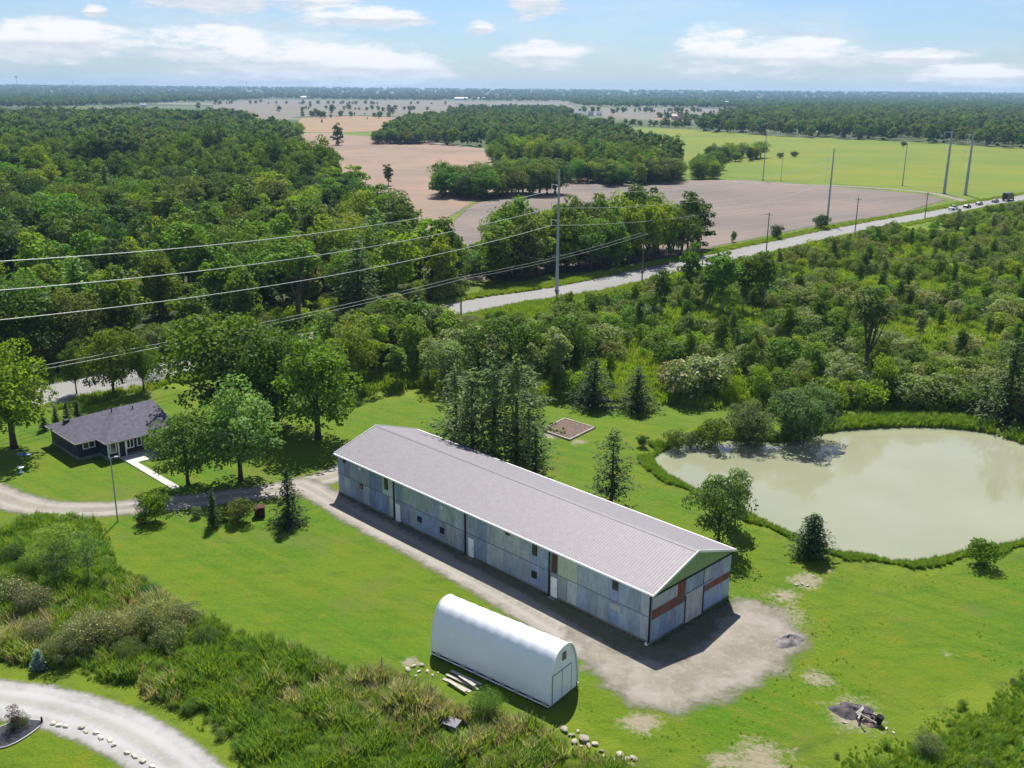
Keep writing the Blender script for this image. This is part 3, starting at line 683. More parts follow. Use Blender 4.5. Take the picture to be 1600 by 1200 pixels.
M_DARK = simple('dark_parts_and_gaps', (.015, .015, .017), .6, .3, var=.1)  # near-black for dark parts and for the painted dark of open gaps
M_GLASS = simple('dark_glass', (.02, .024, .03), .12, .6, var=.1)
M_BROWN = simple('brown_wood', (.07, .045, .03), .8, .2)
M_CONC = simple('foundation_concrete', (.16, .17, .15), .9, .1, var=.3, scale=1.2)
M_GREENS = simple('green_siding', (.23, .33, .14), .7, .3, var=.12)
M_FABRIC = simple('white_fabric', (.80, .82, .86), .45, .35, var=.03, scale=1.0)
M_NAVY = simple('navy_siding', (.022, .027, .045), .6, .3, var=.15)
M_SHING = simple('shingle_roof', (.095, .09, .115), .9, .15, var=.25, scale=2.0, bump=.3)
M_PAVE = simple('pale_concrete', (.46, .44, .40), .9, .1, var=.08, scale=1.0)
M_STEEL = simple('grey_steel', (.34, .37, .38), .5, .4, var=.1)
M_WIRE = simple('aluminium_wire', (.62, .64, .60), .4, .5, var=.05)
M_POLE = simple('weathered_pole', (.16, .15, .135), .9, .1, var=.25)
M_STONE = simple('field_stone', (.36, .33, .28), .9, .1, var=.3, scale=2.5, bump=.5, use_color=True)
M_TIMBER = simple('grey_timber', (.36, .33, .29), .9, .1, var=.25, scale=2)
M_PAINT = simple('painted_body', (.5, .5, .5), .3, .5, var=.03, use_color=True)
M_TYRE = simple('tyre_rubber', (.02, .02, .02), .8, .2)
M_WALLC = simple('house_wall', (.5, .5, .5), .8, .2, var=.1, use_color=True)

def corr_panel(name, w, hgt, ribs):
    """a corrugated sheet: x 0..w, outward is -y"""
    xs, ys = [], []
    st = w / ribs
    for i in range(ribs):
        xs += [i * st, i * st + st * .42, i * st + st * .55, i * st + st * .87]; ys += [0, 0, -.028, -.028]
    xs.append(w); ys.append(0)
    V = [(x, y, 0) for x, y in zip(xs, ys)] + [(x, y, hgt) for x, y in zip(xs, ys)]; n = len(xs)
    me = bpy.data.meshes.new(name); me.from_pydata(V, [], [(i, i + 1, n + i + 1, n + i) for i in range(n - 1)]); me.update()
    return me
_pm = {}
def panel(parent, x, y, z, w, hgt, col, rz=0.0, name='wall_panel', mat=None):
    key = (round(w, 3), round(hgt, 3), mat)
    if key not in _pm:
        _pm[key] = corr_panel(name, w - .012, hgt, max(2, round(w / .24))); _pm[key].materials.append(mat or M_GALV)
    o = bpy.data.objects.new(name, _pm[key]); link(o, parent); o.location = (x, y, z); o.rotation_euler = (0, 0, rz)
    o.color = (*col, 1); return o

def build_barn():
    A = (-20.169, 106.880); L, WD, HE, HR = 45.731, 11.877, 4.98, 6.92
    t = thing('long_barn', (*A, 0), 'long grey metal barn with shallow ribbed roof and rust-banded gable end', 'barn', R(-45.276))
    g = random.Random(5)
    MB().box(.05, L - .05, .05, WD - .05, -.2, HE - .02).build('wall_core', M_CONC, t)
    MB().box(-.03, L + .03, -.03, WD + .03, -.3, .24).build('foundation', M_CONC, t)
    blues = [(.19, .26, .355), (.175, .24, .34), (.23, .30, .37), (.28, .335, .38), (.215, .25, .355), (.24, .31, .34), (.30, .345, .38)]
    pale = (.38, .42, .38); greenish = (.29, .36, .345); lime = (.39, .45, .34)
    nc = 38; w = L / nc
    for i in range(nc):
        x = i * w; xm = x + w / 2
        c = blues[(i // 2 * 3 + i // 5) % 7] if g.random() < .7 else g.choice(blues)
        cu = cl = c
        if 8.1 < xm < 10.4: cu = cl = pale
        elif 11.6 < xm < 14.0: cu = greenish; cl = (.34, .40, .37)
        elif 14 < xm < 20.5: cu = greenish if g.random() < .5 else c; cl = g.choice([(.33, .40, .40), (.38, .42, .38), c])
        elif 34.9 < xm < 37.0: cu = lime; cl = (.33, .38, .38)
        elif 27 < xm < 31: cu = g.choice([(.38, .44, .44), c]); cl = g.choice([(.36, .43, .42), c])
        if g.random() < .4: cl = g.choice(blues)
        kk = g.uniform(.78, 1.3); cl = tuple(v * kk for v in cl); kk = g.uniform(.85, 1.2); cu = tuple(v * kk for v in cu)
        panel(t, x, 0, .22, w, 2.36, cl); panel(t, x, -.012, 2.53, w, 2.36, cu)
    MB().box(.02, L - .05, -.052, -.012, 2.50, 2.545).build('lap_seam_shadow', simple('painted_seam_shadow', (.09, .12, .16), .7, .2), t)  # lap seam; shadow under the upper sheets painted as a dark strip
    # gable end: rust bands, door in the middle
    rust = (.20, .052, .038); rustb = (.17, .085, .062); lav = (.30, .30, .42); X = L
    gb = [(.24, .32, .43), (.30, .38, .46), (.36, .42, .48), (.28, .33, .43)]
    q = R(90); pw = 4.76 / 4
    for i in range(4):
        y = .02 + i * pw
        panel(t, X, y, .22, pw, 2.12, gb[(i * 3 + 1) % 4], q)
        panel(t, X + .012, y, 2.32, pw, .95, [(.17, .06, .045), rustb, (.22, .05, .035), (.15, .085, .07)][i], q)
        panel(t, X, y, 3.24, pw, 1.34, rust if i >= 3 else (.40, .42, .44), q)
    for i in range(2): panel(t, X, 4.80 + i * 1.32, 2.9, 1.32, 1.68, [(.30, .40, .46), (.24, .33, .42)][i], q)
    pw = (WD - 7.62) / 4
    for i in range(4):
        y = 7.60 + i * pw
        panel(t, X, y, .22, pw, 1.90, [(.30, .40, .52), (.34, .42, .50), (.28, .38, .50), (.36, .42, .46)][i], q)
        panel(t, X + .012, y, 2.10, pw, .68, [rustb, (.24, .05, .035), rust, (.16, .055, .042)][i], q)
        panel(t, X, y, 2.76, pw, 1.82, [(.36, .40, .44), lav, lav, (.32, .40, .46)][i], q)
    MB().box(X + .06, X + .10, 4.86, 7.36, .10, 2.92).build('door_backing', M_TIMBER, t)
    for i in range(5):
        panel(t, X + .105, 4.86 + i * .5, .10, .5, 2.82, (.50, .47, .44), q, 'sliding_door_panel')
    MB().box(X + .04, X + .075, 7.365, 7.64, .1, 2.85).build('painted_door_gap', M_DARK, t)  # open slit beside the door, its inner dark painted on a solid strip
    MB().box(X + .045, X + .12, 4.6, 9.2, 2.93, 3.03).build('door_track', M_STEEL, t)
    HG = 4.58
    mb = MB(); mb.add([(X + .07, .0, HG + .1), (X + .07, WD, HG + .1), (X + .07, WD / 2, HR - .12), (X - .05, 0, HG + .1), (X - .05, WD, HG + .1), (X - .05, WD / 2, HR - .12)],
                      [(0, 1, 2), (5, 4, 3), (0, 3, 4, 1), (1, 4, 5, 2), (2, 5, 3, 0)])
    mb.build('gable_siding', M_GREENS, t)
    MB().box(X + .03, X + .16, -.02, WD + .02, HG - .02, HG + .1).build('gable_trim', M_DARK, t)
    mb = MB(); mb.add([(-.02, 0, HE - .1), (-.02, WD, HE - .1), (-.02, WD / 2, HR - .1)], [(0, 2, 1)]); mb.build('rear_gable', M_GREENS, t)
    # roof: two ribbed slopes
    ov, ox = .22, .32
    for s in (0, 1):
        y0, z0, y1, z1 = (-ov, HE - .03, WD / 2, HR) if s == 0 else (WD + ov, HE - .03, WD / 2, HR)
        st = .305; n = int((L + 2 * ox) / st); xs = []; dz = []
        for i in range(n):
            x = -ox + i * st; xs += [x, x + st * .74, x + st * .80, x + st * .94]; dz += [0, 0, .013, .013]
        xs.append(-ox + n * st); dz.append(0); k = len(xs)
        V = [(x, y0, z0 + d) for x, d in zip(xs, dz)] + [(x, y1, z1 + d) for x, d in zip(xs, dz)]
        F = [(i, i + 1, k + i + 1, k + i) for i in range(k - 1)]
        V += [(-ox, y0, z0 - .06), (xs[-1], y0, z0 - .06), (xs[-1], y1, z1 - .06), (-ox, y1, z1 - .06)]
        F += [(2 * k + 3, 2 * k + 2, 2 * k + 1, 2 * k)]
        if s: F = [f[::-1] for f in F]
        mesh_obj('roof_slope', V, F, M_ROOF, t)
        xe = xs[-1]
        for xx in (-ox - .05, xe + .002):
            mb = MB(); mb.add([(xx, y0, z0 - .16), (xx + .05, y0, z0 - .16), (xx + .05, y1, z1 - .16), (xx, y1, z1 - .16), (xx, y0, z0 + .07), (xx + .05, y0, z0 + .07), (xx + .05, y1, z1 + .07), (xx, y1, z1 + .07)],
                              [(3, 2, 1, 0), (4, 5, 6, 7), (0, 1, 5, 4), (1, 2, 6, 5), (2, 3, 7, 6), (3, 0, 4, 7)]); mb.build('rake_trim', M_WHITE, t)
        sgn = -1 if s == 0 else 1
        ya, yb = sorted((y0, y0 + sgn * .14)); MB().box(-ox, xe, ya, yb, z0 - .19, z0 - .02).build('gutter', M_WHITE, t)
    MB().add([(-ox, WD / 2 - .25, HR - .05), (L + ox, WD / 2 - .25, HR - .05), (L + ox, WD / 2, HR + .045), (-ox, WD / 2, HR + .045), (L + ox, WD / 2 + .25, HR - .05), (-ox, WD / 2 + .25, HR - .05)],
             [(0, 1, 2, 3), (3, 2, 4, 5)]).build('ridge_cap', M_ROOF, t)
    # openings on the long side
    def win(x0, x1, z0, z1, mat=M_GLASS, frame=M_DARK, lab=None):
        o = MB().box(x0, x1, -.075, -.02, z0, z1).build('window', mat, t); f = MB(); e = .06
        f.box(x0 - e, x0, -.095, -.03, z0 - e, z1 + e).box(x1, x1 + e, -.095, -.03, z0 - e, z1 + e).box(x0, x1, -.095, -.03, z1, z1 + e).box(x0, x1, -.095, -.03, z0 - e, z0)
        f.build('frame', frame, o); return o
    for x, zc, ww, hh in ((4.59, 2.19, .42, .46), (14.9, 1.53, .5, .5), (18.55, 1.47, .5, .55), (31.9, 1.43, .55, .6), (28.28, 4.52, .5, .3), (1.4, 4.4, .35, .3)):
        win(x - ww / 2, x + ww / 2, zc - hh / 2, zc + hh / 2)
    for x, z0, z1 in ((9.2, 3.28, 4.62), (31.93, 3.5, 4.55), (41.72, 3.72, 4.72)): win(x - .24, x + .24, z0, z1)
    win(41.25, 42.45, 1.75, 2.25, M_STEEL, M_STEEL)
    MB().box(34.12, 34.84, -.09, -.02, 2.62, 4.5).build('loft_door', M_BROWN, t)
    for x in (11.22, 23.04, 34.5):
        d = MB().box(x - .39, x + .39, -.10, -.03, .12, 2.12).build('door', M_WHITE, t)
        MB().box(x + .26, x + .32, -.15, -.10, 1.05, 1.15).build('handle', M_STEEL, d)
        MB().box(x - .5, x + .5, -.55, -.06, 0, .12).build('doorstep', M_CONC, t)
    for x in (10.58, 22.2, 33.88, L - .12):
        dp = MB().tube([(x, -.11, 4.78), (x, -.11, .3), (x + .05, -.35, .12)], .085, 8).build('downspout', M_DARK, t)
    MB().box(L - .3, L - .02, -.42, -.16, .0, .2).build('splash_block', M_WHITE, t)
    for x, z in ((4.6, 4.4), (18.72, 4.2)):
        MB().box(x - .12, x + .12, -.26, -.03, z - .16, z + .14).build('flood_lamp', M_WHITE, t)
build_barn()

def build_shelter():
    Lg, Wd, Hh = 12.17, 3.93, 4.67; yaw = 2.48138363
    ox, oy = 3.0224 + math.cos(yaw) * Lg, 65.0268 + math.sin(yaw) * Lg
    t = thing('fabric_shelter', (ox, oy, .0), 'white arched fabric storage shelter beside the barn lane', 'shelter', yaw - math.pi)
    hw = Wd / 2; na = 36; z0 = .42
    def prof(a, s=1.0):
        c, q = math.cos(a), math.sin(a)
        return hw - hw * s * math.copysign(abs(c) ** (2 / 2.55), c), max(z0, Hh * s * abs(q) ** (2 / 2.15))
    nx = 60; V = []; F = []
    for i in range(nx + 1):
        x = Lg * i / nx; s = 1.0 - .008 * abs(math.sin(math.pi * x / 1.217))
        for k in range(na + 1): y, z = prof(math.pi * k / na, s); V.append((x, y, z))
    for i in range(nx):
        for k in range(na): a = i * (na + 1) + k; F.append((a, a + na + 1, a + na + 2, a + 1))
    mesh_obj('fabric_cover', V, F, M_FABRIC, t, smooth_=True)
    for xe, nm in ((Lg - .1, 'front_wall'), (.1, 'rear_wall')):
        P = [prof(math.pi * k / na, .985) for k in range(na + 1)]
        V = [(xe, y, z) for y, z in P] + [(xe, P[-1][0], .05), (xe, P[0][0], .05)]
        f = tuple(range(len(V))); mesh_obj(nm, V, [f if xe < 1 else f[::-1]], M_FABRIC, t)
        rim = MB().tube([(xe + (.1 if xe > 1 else -.1), y, z) for y, z in [prof(math.pi * k / na, 1.0) for k in range(na + 1)]], .045, 6); rim.build('end_hoop', M_WHITE, t)
    xf = Lg - .1
    for y0 in (.55, 1.80):
        d = MB().box(xf + .01, xf + .05, y0, y0 + 1.2, .12, 2.55).build('door', M_FABRIC, t); f = MB(); e = .045
        f.box(xf + .012, xf + .075, y0 - e, y0, .1, 2.6).box(xf + .012, xf + .075, y0 + 1.2, y0 + 1.2 + e, .1, 2.6).box(xf + .012, xf + .075, y0, y0 + 1.2, 2.55, 2.6)
        f.build('door_frame', M_STEEL, d)
    MB().box(xf + .01, xf + .06, 1.80, 2.25, 3.35, 4.0).build('vent_window', M_GLASS, t)
    for y in (.04, Wd - .04):
        MB().box(.05, Lg - .05, y - .05, y + .05, -.1, .40).build('gap_shade', M_DARK, t)  # unlit gap under the cover, its darkness painted as a solid strip
        MB().tube([(0, y + (-.12 if y < 1 else .12), .26), (Lg, y + (-.12 if y < 1 else .12), .26)], .06, 8).build('base_rail', M_WHITE, t)
    for i in range(9):
        x = .6 + i * 1.37; MB().box(x, x + .5, -.16, -.03, .34, .52).build('tie_down', M_STEEL, t)
build_shelter()

def build_house():
    t = thing('house', (-54.7, 116.45, 0), 'dark navy bungalow with charcoal hip roof and white-trimmed windows', 'house', R(45))
    w = MB().prism([(0.1, .1), (2.75, .1), (2.75, -2.45), (8.2, -2.45), (8.2, -4.7), (11.7, -4.7), (11.7, 9.0), (.1, 9.0)], -.2, 2.5); wall = w.build('wall', M_NAVY, t)
    MB().prism([(0.05, .05), (2.7, .05), (2.7, -2.5), (8.15, -2.5), (8.15, -4.75), (11.75, -4.75), (11.75, 9.05), (.05, 9.05)], -.2, .38).build('stone_base', M_CONC, t)
    zE = 2.48
    def hip(name, x0, x1, y0, y1, xr0, xr1, yr, zr, zb=zE):
        V = [(x0, y0, zb), (x1, y0, zb), (x1, y1, zb), (x0, y1, zb), (xr0, yr, zr), (xr1, yr, zr)]
        V += [(a, b, zb - .2) for a, b, _ in V[:4]]
        mesh_obj(name, V, [(0, 1, 5, 4), (1, 2, 5), (2, 3, 4, 5), (3, 0, 4), (9, 8, 7, 6), (0, 6, 7, 1), (1, 7, 8, 2), (2, 8, 9, 3), (3, 9, 6, 0)], M_SHING, t)
    hip('roof', -.4, 7.5, -.4, 9.45, 4.3, 6.5, 4.5, 4.35)
    hip('roof', 2.35, 12.1, -2.95, 9.5, 7.2, 11.9, 3.7, 4.75, zE + .012)
    V = [(7.85, -5.2, zE + .02), (12.15, -5.2, zE + .02), (12.15, 2.0, zE + .02), (7.85, 2.0, zE + .02), (10.0, -5.2, 3.75), (10.0, 2.0, 3.75)]
    mesh_obj('roof', V, [(0, 4, 5, 3), (1, 2, 5, 4)], M_SHING, t)
    mesh_obj('gable_wall', [(8.2, -4.72, 2.45), (11.7, -4.72, 2.45), (9.95, -4.72, 3.55)], [(0, 1, 2)], M_NAVY, t)
    tr = MB()
    for a, b in (((-.42, -.42), (2.4, -.42)), ((-.42, -.42), (-.42, 9.47)), ((2.33, -2.97), (7.85, -2.97)), ((2.33, -2.97), (2.33, -.42))):
        tr.tube([(a[0], a[1], zE - .09), (b[0], b[1], zE - .09)], .075, 6)
    tr.build('eave_trim', M_TIMBER, t)
    tr = MB().tube([(7.8, -5.24, zE), (10, -5.24, 3.76), (12.2, -5.24, zE)], .09, 6); tr.build('gable_trim', M_WHITE, t)
    def win(x0, x1, z0, z1, y, mull=1):
        o = MB().box(x0, x1, y - .05, y, z0, z1).build('window', M_GLASS, t); e = .11; f = MB()
        f.box(x0 - e, x0, y - .08, y - .005, z0 - e, z1 + e).box(x1, x1 + e, y - .08, y - .005, z0 - e, z1 + e).box(x0, x1, y - .08, y - .005, z1, z1 + e).box(x0, x1, y - .08, y - .005, z0 - e, z0)
        for i in range(mull): xm = x0 + (x1 - x0) * (i + 1) / (mull + 1); f.box(xm - .05, xm + .05, y - .075, y - .052, z0, z1)
        f.build('frame', M_WHITE, o)
    win(.75, 2.1, 1.45, 2.12, .1, 1)
    win(3.1, 3.75, .95, 2.1, -2.45, 0)
    win(5.25, 6.05, 1.1, 2.1, -2.45, 1); win(6.65, 7.6, 1.1, 2.1, -2.45, 1)
    d = MB().box(4.2, 4.95, -2.53, -2.46, .15, 2.1).build('door', M_DARK, t)
    MB().box(4.02, 4.2, -2.55, -2.46, .1, 2.2).box(4.95, 5.13, -2.55, -2.46, .1, 2.2).box(4.2, 4.95, -2.55, -2.46, 2.1, 2.2).build('frame', M_WHITE, d)
    MB().box(2.72, 2.90, -2.52, -2.40, .2, 2.35).build('corner_board', M_WHITE, t)
    MB().box(1.1, 1.75, 6.4, 7.1, 2.9, 3.55).build('chimney', M_DARK, t)
    MB().tube([(6.2, 3.6, 4.1), (6.2, 3.6, 5.0)], .07, 6).build('vent_pipe', M_DARK, t)
    MB().tube([(8.6, 2.6, 4.1), (8.6, 2.6, 4.8)], .07, 6).build('vent_pipe', M_DARK, t)
    p = thing('patio', (-54.7, 116.45, .0), None, None, R(45)); tag(p, kind='structure')
    MB().box(4.1, 8.0, -5.7, -2.5, -.1, .10).build('patio_slab', M_PAVE, p)
    for i in range(8): MB().box(4.1, 5.05, -7.12 - i * 1.4, -5.73 - i * 1.4, -.1, .09).build('walkway_slab', M_PAVE, p)
build_house()

def height_at(xy, v):
    lo, hi = 0.0, 90.0
    for _ in range(40):
        m = (lo + hi) / 2; P = np.array([xy[0], xy[1], m - CAM_H]); vv = 600 - CAM_F * (P @ u2) / (P @ fw)
        lo, hi = (m, hi) if vv > v else (lo, m)
    return m

# power line: steel poles, wires
ARM = [(24.3, 1), (20.3, 1), (16.2, 1)]
LINE = Vector((102.8, 128.2, 0)).normalized(); ACR = Vector((-LINE.y, LINE.x, 0))
def steel_pole(xy, top, label, r=.42, arms=((.86, 2.0), (.72, 2.0), (.575, 2.0)), group='steel transmission poles along the road'):
    H = top; t = thing('transmission_pole', (xy[0], xy[1], 0), label, 'power pole', math.atan2(LINE.y, LINE.x), group)
    MB().tube([(0, 0, -.5), (0, 0, H * .5), (0, 0, H)], [r, r * .75, r * .45], 12).build('shaft', M_STEEL, t)
    MB().tube([(0, 0, -.4), (0, 0, .25)], r * 1.7, 12).build('footing', M_CONC, t)
    for f, l in arms:
        z = H * f
        MB().tube([(0, 0, z + .3), (0, l, z + .55)], [.12, .07], 6).build('arm', M_STEEL, t)
        MB().tube([(0, l, z + .5), (0, l, z - .9)], .10, 6).build('insulator', M_WHITE, t)
    return t
P1 = (10.4, 229.0); P2 = (113.2, 357.2); P0 = (P1[0] - 102.8 * .82, P1[1] - 128.2 * .82); P3 = tuple(G(1475, 303)); P4 = tuple(G(1508, 305))
HP = height_at(P1, 265); H2 = height_at(P2, 232)
steel_pole(P1, HP, 'tall grey steel power pole at the road edge behind the pines, nearest of its line')
steel_pole(P2, H2, 'tall grey steel power pole at the edge of the ploughed field by a round bush')
steel_pole(P3, height_at(P3, 205), 'thick pale steel power pole at the field corner, first of the close pair', .75, ((.97, 3.2), (.85, 2.5), (.7, 2.5)))
steel_pole(P4, height_at(P4, 209), 'thick pale steel power pole at the field corner, second of the pair beside the road', .75, ((.97, 3.2), (.85, 2.5), (.7, 2.5)))
for (u, v0, v1), lab in zip([(940, 272, 203), (702, 222, 170), (1192, 282, 188), (1410, 290, 226), (1220, 282, 232)],
        ['slender grey power pole in front of the dark tree clump', 'slender grey power pole before the far tree clump beyond the tan field', 'slender grey power pole at the edge of the green field beside the track',
         'thin grey pole standing in the green field', 'short thin grey pole beside the slender one at the green field edge']):
    p = G(u, v0); steel_pole(p, height_at(p, v1), lab, .3 if u != 1220 else .16, ((.93, 1.6),))
def wire(a, b, sag, rad, label, group):
    a, b = Vector(a), Vector(b); n = 28; pts = []
    for i in range(n + 1):
        q = i / n; p = a.lerp(b, q); p.z -= 4 * sag * q * (1 - q); pts.append(p - a)
    o = MB().tube(pts, rad, 5, False).build('power_line', M_WIRE, None, True); o.location = a
    tag(o, label, 'cable', group)
for i, (f, nm) in enumerate(((.86, 'uppermost'), (.72, 'middle'), (.575, 'lowest'))):
    o = ACR * 2.0; z1 = HP * f - .9; z2 = H2 * f - .9
    a = Vector((P0[0], P0[1], z1)) + o; b = Vector((P1[0], P1[1], z1)) + o; c = Vector((P2[0], P2[1], z2)) + o
    wire(a, b, 2.6, .058, f'{nm} of the three pale power cables sagging in front of the wood', 'power cables in front of the wood')
    wire(b, c, 3.6, .04, f'{nm} thin power cable between the steel poles along the road', 'power cables along the road')
def wood_pole(p, H, label):
    t = thing('utility_pole', (p[0], p[1], h(*p)), label, 'utility pole', math.atan2(LINE.y, LINE.x), 'wooden utility poles along the road')
    MB().tube([(0, 0, -.4), (0, 0, H)], [.19, .13], 8).build('shaft', M_POLE, t)
    MB().box(-.06, .06, -1.1, 1.1, H - .75, H - .62).build('crossarm', M_POLE, t)
    for y in (-1, 0, 1): MB().tube([(0, y, H - .62), (0, y, H - .38)], .05, 6).build('insulator', M_WHITE, t)
WP = [G(u, v) for u, v in ((1003, 440), (1197, 395), (1335, 370), (1445, 341))]
WH = [height_at(p, v) for p, v in zip(WP, (362, 332, 308, 300))]
for p, H_, l in zip(WP, WH, ('weathered wooden utility pole beside the road behind the conifers', 'wooden utility pole on the verge below the ploughed field', 'wooden utility pole beside the road above the scrub', 'wooden utility pole nearest the line of cars')):
    wood_pole(p, H_, l)
q0 = WP[0] + (WP[0] - WP[1]) * 1.0; q1 = q0 + (WP[0] - WP[1]) * 2.2
wood_pole(q0, 10.0, 'wooden utility pole among the trees at the road bend')
for y, z in ((-1, 9.3), (1, 9.3)):
    a = Vector((*q1, 9.6)) + ACR * y; b = Vector((*q0, z)) + ACR * y
    wire(a, b, 1.9, .03, 'thin faint utility wire low in front of the wood', 'low utility wires in front of the wood')
    wire(b, Vector((*WP[0], WH[0] - .4)) + ACR * y, .8, .025, 'thin faint utility wire behind the pines along the road', 'low utility wires along the road')
def yard_pole():
    p = g3(184, 815); H_ = height_at(p, 716)
    t = thing('lamp_pole', p, 'thin grey metal pole standing on the lawn beside the curved drive', 'lamp pole')
    MB().tube([(0, 0, -.3), (0, 0, H_)], [.085, .06], 8).build('shaft', M_STEEL, t)
    MB().tube([(0, 0, H_), (.5, .1, H_ + .12)], [.05, .04], 6).build('bracket', M_STEEL, t)
    MB().box(.42, .8, 0, .22, H_ + .04, H_ + .18).build('lamp_head', M_STEEL, t)
yard_pole()

# vehicles on the road
def vehicle(p, rz, kind, col, label, s=1.0):
    t = thing({'car': 'car', 'pickup': 'pickup_truck', 'lorry': 'lorry'}[kind], (p[0], p[1], .08), label, {'car': 'car', 'pickup': 'pickup truck', 'lorry': 'lorry'}[kind], rz, 'vehicles on the far road')
    def loft(secs, name, mat, c=None, parent=t):
        """sections along x: (x, half width, z low, z high)"""
        V = []; F = []
        for x, w, a, b in secs: V += [(x, -w, a), (x, w, a), (x, w * .94, b), (x, -w * .94, b)]
        for i in range(len(secs) - 1):
            for k in range(4): F.append((i * 4 + k, i * 4 + (k + 1) % 4, i * 4 + 4 + (k + 1) % 4, i * 4 + 4 + k))
        F += [(3, 2, 1, 0), tuple(len(V) - 4 + k for k in range(4))]
        o = mesh_obj(name, V, F, mat, parent)
        if c: o.color = (*c, 1)
        return o
    if kind == 'lorry':
        loft([(-4.2, 1.2, .7, 3.5), (1.6, 1.2, .7, 3.5)], 'box_body', M_PAINT, col); loft([(1.9, 1.1, .5, 2.7), (3.2, 1.1, .5, 2.6), (3.6, 1.05, .5, 1.6), (4.2, 1.0, .5, 1.4)], 'cab', M_PAINT, col)
        loft([(3.15, .95, 1.7, 2.45), (3.55, .95, 1.65, 1.72)], 'windscreen', M_GLASS); wx = (-3, -1.9, 3.1); wr = .5; ww = 1.05
    elif kind == 'pickup':
        loft([(-2.8, .95, .5, 1.15), (-.6, .97, .5, 1.18), (1.4, .97, .5, 1.15), (2.75, .9, .5, 1.0)], 'body', M_PAINT, col); loft([(-.55, .86, 1.15, 1.82), (.7, .86, 1.15, 1.82), (1.45, .84, 1.12, 1.2)], 'cab', M_GLASS)
        loft([(-.45, .84, 1.8, 1.9), (.6, .84, 1.8, 1.9)], 'cab_roof', M_PAINT, col); wx = (-1.75, 1.75); wr = .39; ww = .9
    else:
        loft([(-2.2, .82, .4, .95), (-1.6, .9, .32, 1.0), (.9, .9, .32, .98), (2.1, .85, .35, .78), (2.3, .75, .4, .62)], 'body', M_PAINT, col); loft([(-1.9, .72, .95, 1.02), (-1.1, .76, .95, 1.42), (.2, .76, .95, 1.44), (1.15, .74, .93, .98)], 'window', M_GLASS)
        loft([(-1.05, .72, 1.4, 1.48), (.15, .72, 1.42, 1.5)], 'car_roof', M_PAINT, col); wx = (-1.35, 1.4); wr = .33; ww = .84
    for x in wx:
        for y in (-ww, ww): MB().tube([(x, y - .11, wr), (x, y + .11, wr)], wr, 12).build('wheel', M_TYRE, t)
RD = math.atan2(460 - 412, 235 - 185); off = np.array([-math.sin(RD), math.cos(RD)])
for u, v, k, c, l, f in ((1489, 328, 'pickup', (.75, .75, .73), 'white pickup truck on the far road, last of the line of vehicles', 0), (1511, 325, 'car', (.02, .02, .025), 'black car between the white pickup and the grey car', 0),
                         (1530, 320.5, 'car', (.25, .27, .28), 'silver grey car following the lorry at a distance', 0), (1555, 316.5, 'car', (.16, .13, .17), 'dim purple-grey car just behind the dark lorry', 0),
                         (1575, 313.5, 'lorry', (.022, .024, .026), 'dark box lorry on the far road beyond the cars', 0)):
    vehicle(G(u, v), RD, k, c, l)

def far_house(u, v, w, d, eave, ridge, wall, roof, label, name='farm_building', cat='building', rz=0.2, win=3, dist=None):
    p = G(u, v); t = thing(name, (p[0], p[1], 0), label, cat, rz, 'buildings far beyond the fields')
    o = MB().box(-w / 2, w / 2, 0, d, -.5, eave).add([(-w / 2, 0, eave), (-w / 2, d, eave), (-w / 2, d / 2, ridge), (w / 2, 0, eave), (w / 2, d, eave), (w / 2, d / 2, ridge)], [(0, 1, 2), (3, 5, 4)]).build('wall', M_WALLC, t); o.color = (*wall, 1)
    r = MB().slab([(-w / 2 - .4, -.5, eave - .1), (w / 2 + .4, -.5, eave - .1), (w / 2 + .4, d / 2, ridge + .15), (-w / 2 - .4, d / 2, ridge + .15)], .2).slab([(w / 2 + .4, d + .5, eave - .1), (-w / 2 - .4, d + .5, eave - .1), (-w / 2 - .4, d / 2, ridge + .15), (w / 2 + .4, d / 2, ridge + .15)], .2).build('roof', M_WALLC, t); r.color = (*roof, 1)
    for i in range(win):
        x = -w / 2 + w * (i + .5) / win; MB().box(x - .6, x + .6, -.06, -.01, eave * .35, eave * .75).build('window', M_GLASS, t)
WH_, GR_ = (.75, .75, .74), (.5, .53, .57)
far_house(318, 212, 15, 16, 9, 12.5, (.42, .46, .50), (.78, .8, .82), 'grey barn with white roof rising from the wood', rz=-.1, win=2)
for i, (u, v, w_, c, rf, l) in enumerate([(105, 163, 24, WH_, WH_, 'white shed among far trees at the horizon, nearest the tall mast'), (176, 175.5, 15, WH_, WH_, 'small white house among trees beyond the wood'), (224, 168, 16, (.7, .62, .55), GR_, 'pale house with grey roof beyond the wood'),
        (478, 154.5, 55, (.7, .75, .8), WH_, 'long white roof beyond the pale grey field'), (332, 155, 18, WH_, WH_, 'tiny white shed at the edge of the grey field'), (720, 156.5, 60, WH_, WH_, 'long white barn at the horizon above the tree clump'), (752, 156, 40, (.7, .7, .72), WH_, 'second long white barn at the horizon'), (781, 156, 44, WH_, WH_, 'third long white barn at the horizon'),
        (904, 181, 11, WH_, WH_, 'white house beyond the tree clump, darker roofed'), (923, 181.5, 10, WH_, GR_, 'white house with grey roof beyond the tree clump'), (936, 181, 10, (.7, .7, .68), WH_, 'small white house beside the grey-roofed one'), (1006, 155.5, 40, WH_, WH_, 'white building far off over the pale field'),
        (1062, 187.5, 26, (.6, .48, .38), (.62, .5, .42), 'tan roofed low shed beyond the green field'), (1130, 163, 50, (.5, .42, .40), (.55, .47, .46), 'reddish grey long barn in the distance'), (1405, 149.5, 90, WH_, WH_, 'pale building right under the horizon'), (1320, 158, 22, WH_, WH_, 'white speck of a house before the distant wood')]):
    far_house(u, v, w_, w_ * .45, 5 + w_ * .05, 8 + w_ * .08, c, rf, l, rz=rnd.uniform(-.3, .3), win=0 if w_ > 26 else 2)
